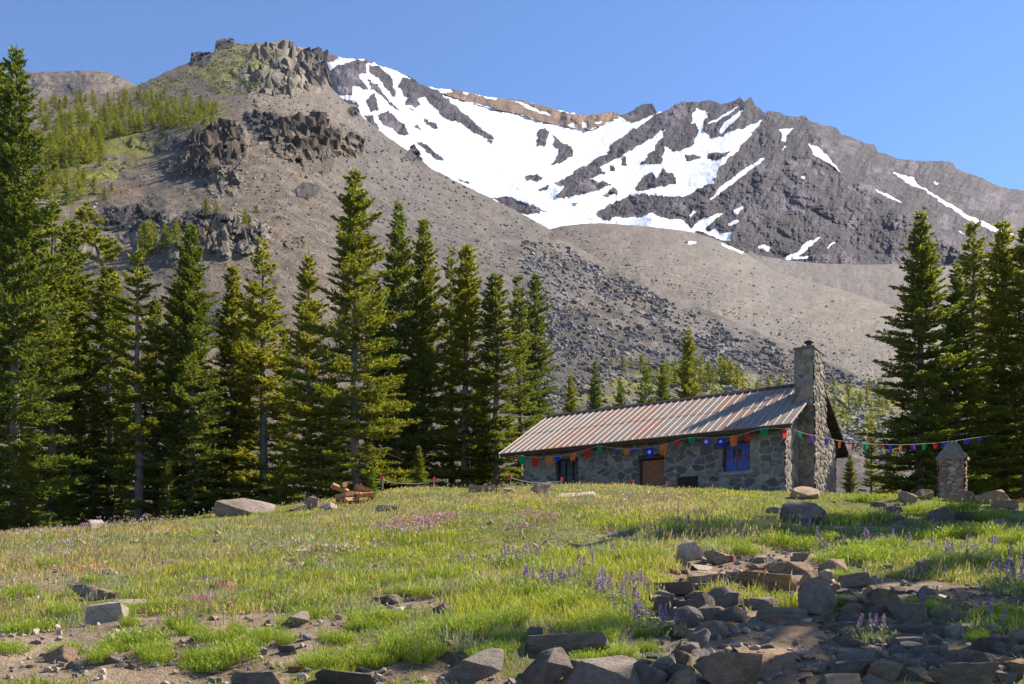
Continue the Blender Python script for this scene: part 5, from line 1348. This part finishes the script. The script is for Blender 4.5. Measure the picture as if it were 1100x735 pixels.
C = np.repeat(np.array([.075, .10, .028])[None] * r.uniform(.7, 1.5, n * m)[:, None], 4, 0)
tag(link('shrubbery', mesh_np('shrubbery', V, np.arange(len(V)).reshape(-1, 4), M_shrub, cols=C)), 'low green scrub matted over the butte and its slopes', 'scrub', kind='stuff')

# ================================================================ GRASS AND FLOWERS
M_grass = foliage_mat('meadow_grass', trans=.32, rnd=0.0)
def blades(pos, h, w, lean, az, col, bend=.5, faceaz=None):
    n = len(pos); fa = az + math.pi / 2 if faceaz is None else faceaz
    s = np.stack([np.cos(fa), np.sin(fa), np.zeros(n)], -1) * (w * .5)[:, None]; L = np.stack([np.cos(az), np.sin(az), np.zeros(n)], -1)
    up = np.array([0, 0, 1.0])
    mid = pos + up * (h * .55)[:, None] + L * (h * lean * .35)[:, None]
    tip = pos + up * (h * (1 - .25 * lean))[:, None] + L * (h * lean)[:, None]
    V = np.stack([pos - s, pos + s, mid + s * .8, mid - s * .8, tip], 1).reshape(-1, 3)
    b = np.arange(n)[:, None] * 5
    return V, b + np.array([[0, 1, 2, 3]]), b + np.array([[3, 2, 4]]), np.repeat(col, 5, 0)
def merge(parts):
    V, Q, T, C = [], [], [], []; n = 0
    for v, q, t, c in parts: V.append(v); Q.append(q + n); T.append(t + n); C.append(c); n += len(v)
    return np.vstack(V), [np.vstack(Q), np.vstack(T)], np.vstack(C)
def field_points(n, y0=5.0, y1=33.0, pw=.8):
    u = r.random(n); Y = (y0 ** pw + u * (y1 ** pw - y0 ** pw)) ** (1 / pw)
    X = r.uniform(-.68, .64, n) * Y + r.uniform(-.6, .6, n); return X, Y
def not_in_rocks(X, Y, k=1.1):
    ok = np.ones(len(X), bool)
    for rx, ry, a, b_ in ROCKPOS:
        ok &= ~((np.abs(X - rx) < a * k + .02) & (Y < ry + b_) & (Y > ry - b_ - .10 - .55 * a))
    return ok
def inhut(X, Y):
    a = math.cos(-HRZ) * (X - 8.67) - math.sin(-HRZ) * (Y - 30); b_ = math.sin(-HRZ) * (X - 8.67) + math.cos(-HRZ) * (Y - 30)
    return (a > -10.3) & (a < .35) & (b_ > .5) & (b_ < 6.7)
def zones(X, Y):
    lush = fbm(X / 1.7, Y / 2.3, o=4, s=61); dry = fbm(X / 3.1, Y / 2.6, o=3, s=66)
    x, y = to_img(X, Y, gz(X, Y, False))
    dry = dry + .42 * sstep(480, 250, x) * sstep(560, 590, y) * sstep(665, 620, y) - .25 * sstep(640, 700, y) - .35 * sstep(800, 880, x) + .12
    return lush, dry, x, y
PAL = {'lime': (.31, .325, .048), 'green': (.16, .21, .034), 'straw': (.39, .33, .16), 'rose': (.35, .225, .165), 'silver': (.22, .25, .15)}
X, Y = field_points(70000); d_ = dirtmask(X, Y); lush, dry, ix, iy = zones(X, Y)
pathin = inpoly(ix, iy, PATHPOLY)
bare = sstep(.04, -.16, lush + .09) * sstep(18, 9, Y) * .9
k = (r.random(len(X)) > d_ * 1.25) & not_in_rocks(X, Y) & ~inhut(X, Y) & ~pathin & (r.random(len(X)) < (.66 + .6 * (lush + .25)) * (1 - bare))
X, Y, lush, dry = X[k], Y[k], lush[k], dry[k]; n = len(X); m = 8
print('grass clumps', n)
lodw = (Y / 7) ** .85
hh = (.055 + .075 * sstep(-.2, .45, lush) + .04 * sstep(0, .5, dry)) * r.uniform(.6, 1.35, n) * (1 - .35 * sstep(12, 26, Y))
mixk = r.random(n)
c = np.where((dry + r.normal(0, .22, n) > .28)[:, None], np.array(PAL['straw']), np.where((lush + r.normal(0, .2, n) > .02)[:, None], np.array(PAL['lime']), np.array(PAL['green']) * .6 + np.array(PAL['lime']) * .4))
sil = fbm(X / .9, Y / 1.1, o=3, s=83) + r.normal(0, .1, n) > .26
c = np.where(sil[:, None], np.array([.27, .29, .17]), c)
c = c * r.uniform(.75, 1.25, n)[:, None]
XX = np.repeat(X, m) + r.normal(0, .035, n * m) * np.repeat(lodw, m); YY = np.repeat(Y, m) + r.normal(0, .035, n * m) * np.repeat(lodw, m)
H = np.repeat(hh, m) * r.uniform(.55, 1.25, n * m)
P0 = np.stack([XX, YY, gz(XX, YY) - .01], -1)
parts = [blades(P0, H, .0065 * np.repeat(lodw, m) * r.uniform(.7, 1.4, n * m), r.uniform(.1, .75, n * m), r.uniform(0, 6.28, n * m), np.repeat(c, m, 0) * r.uniform(.8, 1.2, n * m)[:, None], faceaz=r.normal(0, .7, n * m))]
V, Fs, C = merge(parts)
tag(link('grass', mesh_np('grass', V, Fs, M_grass, cols=np.clip(C, .01, .6))), 'short yellow green grass of the meadow', 'grass', kind='stuff')
# tall dry stalks with pinkish seed heads
X, Y = field_points(26000, 7.5, 32); d_ = dirtmask(X, Y); lush, dry, ix, iy = zones(X, Y)
k = (r.random(len(X)) > d_ * 1.3) & not_in_rocks(X, Y) & ~inhut(X, Y) & (r.random(len(X)) < np.clip((dry + .1) * 1.5, .03, 1)) & ~inpoly(ix, iy, PATHPOLY) & (iy < 690)
X, Y = X[k], Y[k]; n = len(X); lod = (Y / 9) ** .8
P0 = np.stack([X, Y, gz(X, Y) - .01], -1); H = r.uniform(.13, .31, n) * (1 - .40 * sstep(12, 26, Y)); az = r.normal(.4, .8, n); ln = r.uniform(.1, .55, n)
rose = (r.random(n) < .42)[:, None]
c = np.where(rose, np.array(PAL['rose']), np.array(PAL['straw'])) * r.uniform(.75, 1.25, n)[:, None]
p1 = blades(P0, H, .0040 * lod, ln, az, c, faceaz=r.normal(0, .5, n))
L = np.stack([np.cos(az), np.sin(az), np.zeros(n)], -1)
tipb = P0 + np.array([0, 0, 1.0]) * (H * (1 - .25 * ln) * .80)[:, None] + L * (H * ln * .82)[:, None]
p2 = blades(tipb, H * .30, .011 * lod, ln, az, c * 1.05, faceaz=r.normal(0, .5, n))
V, Fs, C = merge([p1, p2])
tag(link('dry_grass', mesh_np('dry_grass', V, Fs, M_grass, cols=np.clip(C, .01, .6))), 'tall dry stalks with pinkish seed heads in the meadow', 'dry grass', kind='stuff')
# bushy green tufts
def tuft(seed, nb_, h, rad, cols, feather=0):
    q = np.random.default_rng(seed); a = q.uniform(0, 6.28, nb_); d0 = np.sqrt(q.random(nb_)) * rad * .85
    pos = np.stack([d0 * np.cos(a), d0 * np.sin(a), np.zeros(nb_)], -1); hgt = h * (1 - .45 * (d0 / rad) ** 2) * q.uniform(.6, 1.1, nb_)
    az = a + q.normal(0, .5, nb_); ln = np.clip(.15 + .8 * d0 / rad + q.normal(0, .15, nb_), .05, 1.1)
    ci = q.integers(0, len(cols), nb_); c = np.array(cols)[ci] * q.uniform(.75, 1.25, nb_)[:, None]
    parts = [blades(pos, hgt, np.full(nb_, .007), ln, az, c, faceaz=q.uniform(0, 6.28, nb_))]
    if feather:   # leaflets along each stem
        up = np.array([0, 0, 1.0]); L = np.stack([np.cos(az), np.sin(az), np.zeros(nb_)], -1)
        for f in np.linspace(.35, 1, feather):
            b0 = pos + up * (hgt * f * (1 - .25 * ln * f))[:, None] + L * (hgt * ln * f * f)[:, None]
            parts.append(blades(b0, hgt * .20 + .012, np.full(nb_, .008), np.full(nb_, .9), q.uniform(0, 6.28, nb_), c * q.uniform(.9, 1.2, nb_)[:, None], faceaz=q.uniform(0, 6.28, nb_)))
    return merge(parts)
TUFT = []
for k in range(4):
    V, Fs, C = tuft(900 + k, 330, .20, .30, [(.23, .30, .035), (.17, .25, .03), (.27, .30, .045)], 3)
    TUFT.append(mesh_np('green_tuft', V, Fs, M_grass, cols=C))
rt = random.Random(8)
def tuft_at(x, y, w_, lab, grp):
    g = ghit(x, y); s = 1.15 * w_ / F * g[1] / .62
    o = link('green_tuft', rt.choice(TUFT)); o.location = g - [0, 0, .01]; o.scale = (s, s * .85, max(.55, min(s, 1.15)) * rt.uniform(.8, 1.1)); o.rotation_euler = (-.1, 0, rt.uniform(0, 6.28))
    tag(o, lab, 'grass tuft', grp)
for x, y, w_ in ((250, 706, 64), (232, 690, 46), (346, 716, 52), (300, 640, 46), (440, 694, 58), (470, 684, 60), (505, 680, 62), (540, 674, 58), (150, 694, 60), (122, 700, 40), (108, 712, 36), (268, 655, 50), (330, 654, 60), (380, 640, 50), (420, 668, 48), (480, 624, 48),
                 (395, 672, 54), (450, 640, 46), (600, 652, 64), (640, 690, 46), (665, 706, 36), (560, 644, 56), (655, 652, 50), (620, 628, 46), (30, 680, 60), (15, 645, 50), (70, 662, 40), (60, 612, 50), (10, 700, 44), (180, 655, 44), (520, 640, 50), (585, 618, 46), (545, 690, 40), (205, 682, 38),
                 (650, 672, 44), (690, 660, 30), (360, 690, 40), (410, 712, 36), (450, 716, 34), (210, 712, 30), (285, 688, 40)):
    tuft_at(x, y, w_, 'bushy bright green tuft in the lower meadow left of the path', 'green tufts left of the path')
for x, y, w_ in ((690, 602, 52), (720, 575, 44), (780, 590, 44), (900, 606, 50), (925, 600, 60), (950, 606, 60), (905, 622, 34), (985, 604, 50), (1020, 612, 60), (1060, 616, 60), (1090, 610, 50), (900, 565, 40), (935, 560, 46), (1000, 580, 60), (1045, 578, 50), (880, 582, 36), (1085, 585, 44), (930, 540, 44), (1030, 550, 46), (985, 550, 36),
                 (1075, 660, 40), (1090, 675, 44), (985, 655, 34), (1050, 690, 26), (905, 650, 30), (800, 596, 30), (770, 572, 40), (830, 585, 46), (860, 590, 44), (1060, 560, 40), (1005, 655, 24), (845, 575, 40), (960, 590, 44), (1070, 600, 40), (1010, 598, 44)):
    tuft_at(x, y, w_, 'bushy green tuft in the meadow right of the steps', 'green tufts right of the steps')
for k in range(70):
    x, y = rt.uniform(0, 700), rt.uniform(585, 725)
    tuft_at(x, y, rt.uniform(16, 34) * (.5 + (y - 560) / 150), 'bushy bright green tuft in the lower meadow left of the path', 'green tufts left of the path')
# lupins: silvery leaves and violet spikes
def lupin_leaves(seed):
    V, Fs, C = tuft(seed, 110, .16, .20, [(.17, .215, .11), (.14, .19, .075), (.20, .235, .14)], 2)
    return mesh_np('foliage', V, Fs, M_grass, cols=C)
def spike_mesh(seed):
    q = np.random.default_rng(seed); n = 70; z = np.sort(q.random(n)); a = q.uniform(0, 6.28, n)
    rr_ = .022 * (1 - .75 * z); pos = np.stack([rr_ * np.cos(a), rr_ * np.sin(a), .14 + z * .14], -1)
    c = np.array([(.26, .19, .42), (.18, .12, .36), (.36, .29, .48)])[q.integers(0, 3, n)] * q.uniform(.8, 1.2, n)[:, None]
    p1 = blades(pos, np.full(n, .020), np.full(n, .016), np.full(n, .9), a, c)
    p2 = blades(np.zeros((2, 3)), np.full(2, .27), np.full(2, .007), np.full(2, .02), np.array([0, 1.5]), np.array([(.12, .16, .06)] * 2))
    V, Fs, C = merge([p1, p2]); return mesh_np('flower_spike', V, Fs, M_grass, cols=C)
LL = [lupin_leaves(950 + k) for k in range(3)]; SP = [spike_mesh(960 + k) for k in range(3)]
def lupin(x, y, ns, s, lab, grp):
    g = ghit(x, y); e = empty('lupin_plant', g, rt.uniform(0, 6), lab, 'lupin', grp)
    o = link('foliage', rt.choice(LL), e); o.scale = (s * 1.1, s * 1.1, s * .75)
    for k in range(ns):
        o = link('flower_spike', rt.choice(SP), e); a = rt.uniform(0, 6.28); d = rt.uniform(.02, .17) * s
        o.location = (d * math.cos(a), d * math.sin(a), .02 * s); o.rotation_euler = (rt.uniform(-.2, .2), rt.uniform(-.2, .2), a); f = s * rt.uniform(.5, .8); o.scale = (f, f, f)
for x, y in ((655, 650), (640, 648), (664, 655), (600, 636), (585, 640), (615, 632), (566, 634), (648, 636), (673, 668), (690, 676), (702, 684), (680, 640), (628, 622), (560, 612), (545, 608), (575, 606), (660, 600), (720, 584), (708, 580), (740, 574), (500, 612)):
    lupin(x, y, rt.choice((3, 4, 5)), rt.uniform(.85, 1.15), 'violet lupin plant in the grass left of the path', 'lupins left of the path')
for x, y in ((930, 690), (1060, 682), (1000, 662), (1085, 635), (1097, 640), (1075, 628), (1095, 625), (1065, 618), (1040, 612), (1050, 600), (1075, 606), (1090, 612), (1015, 600), (1000, 596), (985, 592), (960, 588), (945, 592), (930, 586), (1030, 592), (900, 598), (870, 588), (880, 596), (850, 582), (840, 576), (865, 574), (975, 566), (1005, 570), (950, 556), (1090, 560), (1060, 596), (1020, 606)):
    lupin(x, y, rt.choice((2, 3, 4, 5)), rt.uniform(.85, 1.2), 'violet lupin plant in the meadow right of the steps', 'lupins right of the steps')
# flower patches
def flowers(ells, n, cols, h0, h1, sz, label, head=4):
    X, Y = [], []
    tot = sum(e[4] for e in ells)
    for cx, cy, rx, ry, wt in ells:
        k = int(n * wt / tot); a = r.uniform(0, 6.28, k); d_ = np.sqrt(r.random(k))
        gx_, gy_ = [], []
        g0 = ghit(cx, cy); gl = ghit(cx + rx, cy); gt = ghit(cx, cy - ry)
        X.append(g0[0] + (gl[0] - g0[0]) * d_ * np.cos(a) + r.normal(0, .1, k)); Y.append(g0[1] + (gt[1] - g0[1]) * d_ * np.sin(a) + r.normal(0, .1, k))
    X = np.concatenate(X); Y = np.concatenate(Y); n = len(X); lod = (Y / 9) ** .7
    P0 = np.stack([X, Y, gz(X, Y)], -1); H = r.uniform(h0, h1, n)
    parts = [blades(P0, H, .004 * lod, np.full(n, .1), r.uniform(0, 6, n), np.tile(np.array([(.13, .17, .04)]), (n, 1)))]
    c = np.array(cols)[r.integers(0, len(cols), n)] * r.uniform(.8, 1.2, n)[:, None]
    for k in range(head):
        parts.append(blades(P0 + np.array([0, 0, 1.0]) * (H * .95)[:, None] + r.normal(0, sz * .45, (n, 3)) * lod[:, None], sz * lod, sz * lod, np.full(n, .8), r.uniform(0, 6.28, n), c))
    V, Fs, C = merge(parts)
    tag(link('wildflowers', mesh_np('wildflowers', V, Fs, M_grass, cols=C)), label, 'wildflowers', kind='stuff')
flowers([(440, 569, 36, 5, 6), (470, 563, 22, 3, 3), (580, 562, 24, 4, 2), (560, 575, 20, 4, 1), (700, 535, 40, 3, 1)], 800, [(.36, .18, .31), (.32, .16, .29), (.40, .25, .35)], .10, .18, .013, 'pink wildflower carpet in the upper meadow before the hut')
flowers([(208, 668, 12, 9, 5), (225, 672, 14, 8, 2)], 90, [(.42, .13, .34), (.36, .14, .33)], .12, .2, .013, 'magenta wildflower patch in the lower left meadow')
flowers([(70, 576, 60, 4, 3), (170, 562, 40, 3, 3), (60, 606, 30, 8, 2), (110, 590, 80, 6, 2), (440, 585, 40, 5, 2), (300, 600, 100, 10, 2), (620, 555, 120, 10, 3), (700, 560, 60, 8, 2)], 1000, [(.36, .24, .50), (.46, .34, .56), (.50, .30, .40)], .14, .26, .011, 'thin lavender flowers scattered through the dry meadow grass')
flowers([(338, 618, 28, 9, 4), (72, 634, 22, 6, 2), (385, 612, 20, 7, 2), (505, 628, 30, 6, 1), (720, 545, 60, 5, 2)], 110, [(.55, .44, .44), (.5, .38, .40)], .22, .32, .013, 'round pale pink flower heads on stalks in the left meadow', head=8)
flowers([(92, 628, 14, 3, 3), (110, 626, 8, 2, 1)], 34, [(.60, .17, .07)], .16, .24, .013, 'orange red flowers behind the left rock cluster')
# gravel on the bare soil
X, Y = field_points(26000, 5.2, 22); d_ = dirtmask(X, Y)
k = r.random(len(X)) < np.maximum(d_ * .9, bare_(X, Y) * .5); X, Y = X[k], Y[k]
sz = (.006 + .030 * r.random(len(X)) ** 4) * (Y / 7) ** .5
tone = np.array([(.30, .22, .16), (.22, .18, .16), (.36, .29, .23), (.15, .13, .13)])[r.integers(0, 4, len(X))] * r.uniform(.8, 1.2, len(X))[:, None]
V, Fc, C = stones(np.stack([X, Y, gz(X, Y) + sz * .35], -1), sz, tone, r, .35)
M_grav = terrain_mat('gravel_grain', 14, .3, .01, var=.2)
tag(link('gravel', mesh_np('gravel', V, Fc, M_grav, cols=C)), 'loose gravel over the bare soil and the path', 'gravel', kind='stuff')
# ================================================================ CAMERA, SUN, SKY
cam = bpy.data.cameras.new('camera'); co = bpy.data.objects.new('camera', cam); COL.objects.link(co)
co.location = (0, 0, 0); co.rotation_euler = (math.radians(90), 0, 0)
cam.sensor_width = 36; cam.lens = F / 1100 * 36; cam.shift_y = (HY - 367.5) / 1100; cam.clip_start = .1; cam.clip_end = 20000
scene.camera = co
sun = bpy.data.lights.new('sun', 'SUN'); so = bpy.data.objects.new('sun', sun); COL.objects.link(so)
sun.energy = 5.0; sun.angle = math.radians(.53); sun.color = (1.0, .915, .77)
so.rotation_euler = Vector(SUN).to_track_quat('Z', 'Y').to_euler(); so.location = (40, 20, 60)
w = bpy.data.worlds.new('World'); scene.world = w; w.use_nodes = True
nt = w.node_tree; nt.nodes.clear()
sk = nt.nodes.new('ShaderNodeTexSky'); sk.sky_type = 'NISHITA'; sk.sun_disc = False
sk.sun_elevation = EL; sk.sun_rotation = math.pi / 2 - SAZ; sk.altitude = 2400; sk.air_density = 1.0; sk.dust_density = 0.0; sk.ozone_density = 7.0
bg = nt.nodes.new('ShaderNodeBackground'); bg.inputs[1].default_value = .098
ow = nt.nodes.new('ShaderNodeOutputWorld')
nt.links.new(sk.outputs[0], bg.inputs[0]); nt.links.new(bg.outputs[0], ow.inputs[0])
vs = scene.view_settings; vs.view_transform = 'Standard'; vs.look = 'None'; vs.exposure = 1.28; vs.gamma = 1; vs.use_curve_mapping = False
scene.render.engine = 'CYCLES'
cy = scene.cycles; cy.use_denoising = True
try: cy.denoiser = 'OPENIMAGEDENOISE'
except Exception: pass
cy.max_bounces = 6; cy.diffuse_bounces = 3; cy.transmission_bounces = 4; cy.transparent_max_bounces = 8; cy.caustics_reflective = False; cy.caustics_refractive = False

# thin mountain air round the whole scene
hz = MB().box(-2650, 2650, -320, 3760, -70, 1480).build('haze', [])
hm = bpy.data.materials.new('mountain_air'); hm.use_nodes = True; hm.node_tree.nodes.clear()
ho = hm.node_tree.nodes.new('ShaderNodeOutputMaterial'); pv = hm.node_tree.nodes.new('ShaderNodeVolumePrincipled')
pv.inputs['Color'].default_value = (.62, .74, 1.0, 1); pv.inputs['Density'].default_value = 2.2e-5; pv.inputs['Anisotropy'].default_value = 0.0
hm.node_tree.links.new(pv.outputs[0], ho.inputs['Volume']); hz.data.materials.append(hm); tag(hz, 'thin bluish mountain air', 'haze', kind='stuff')
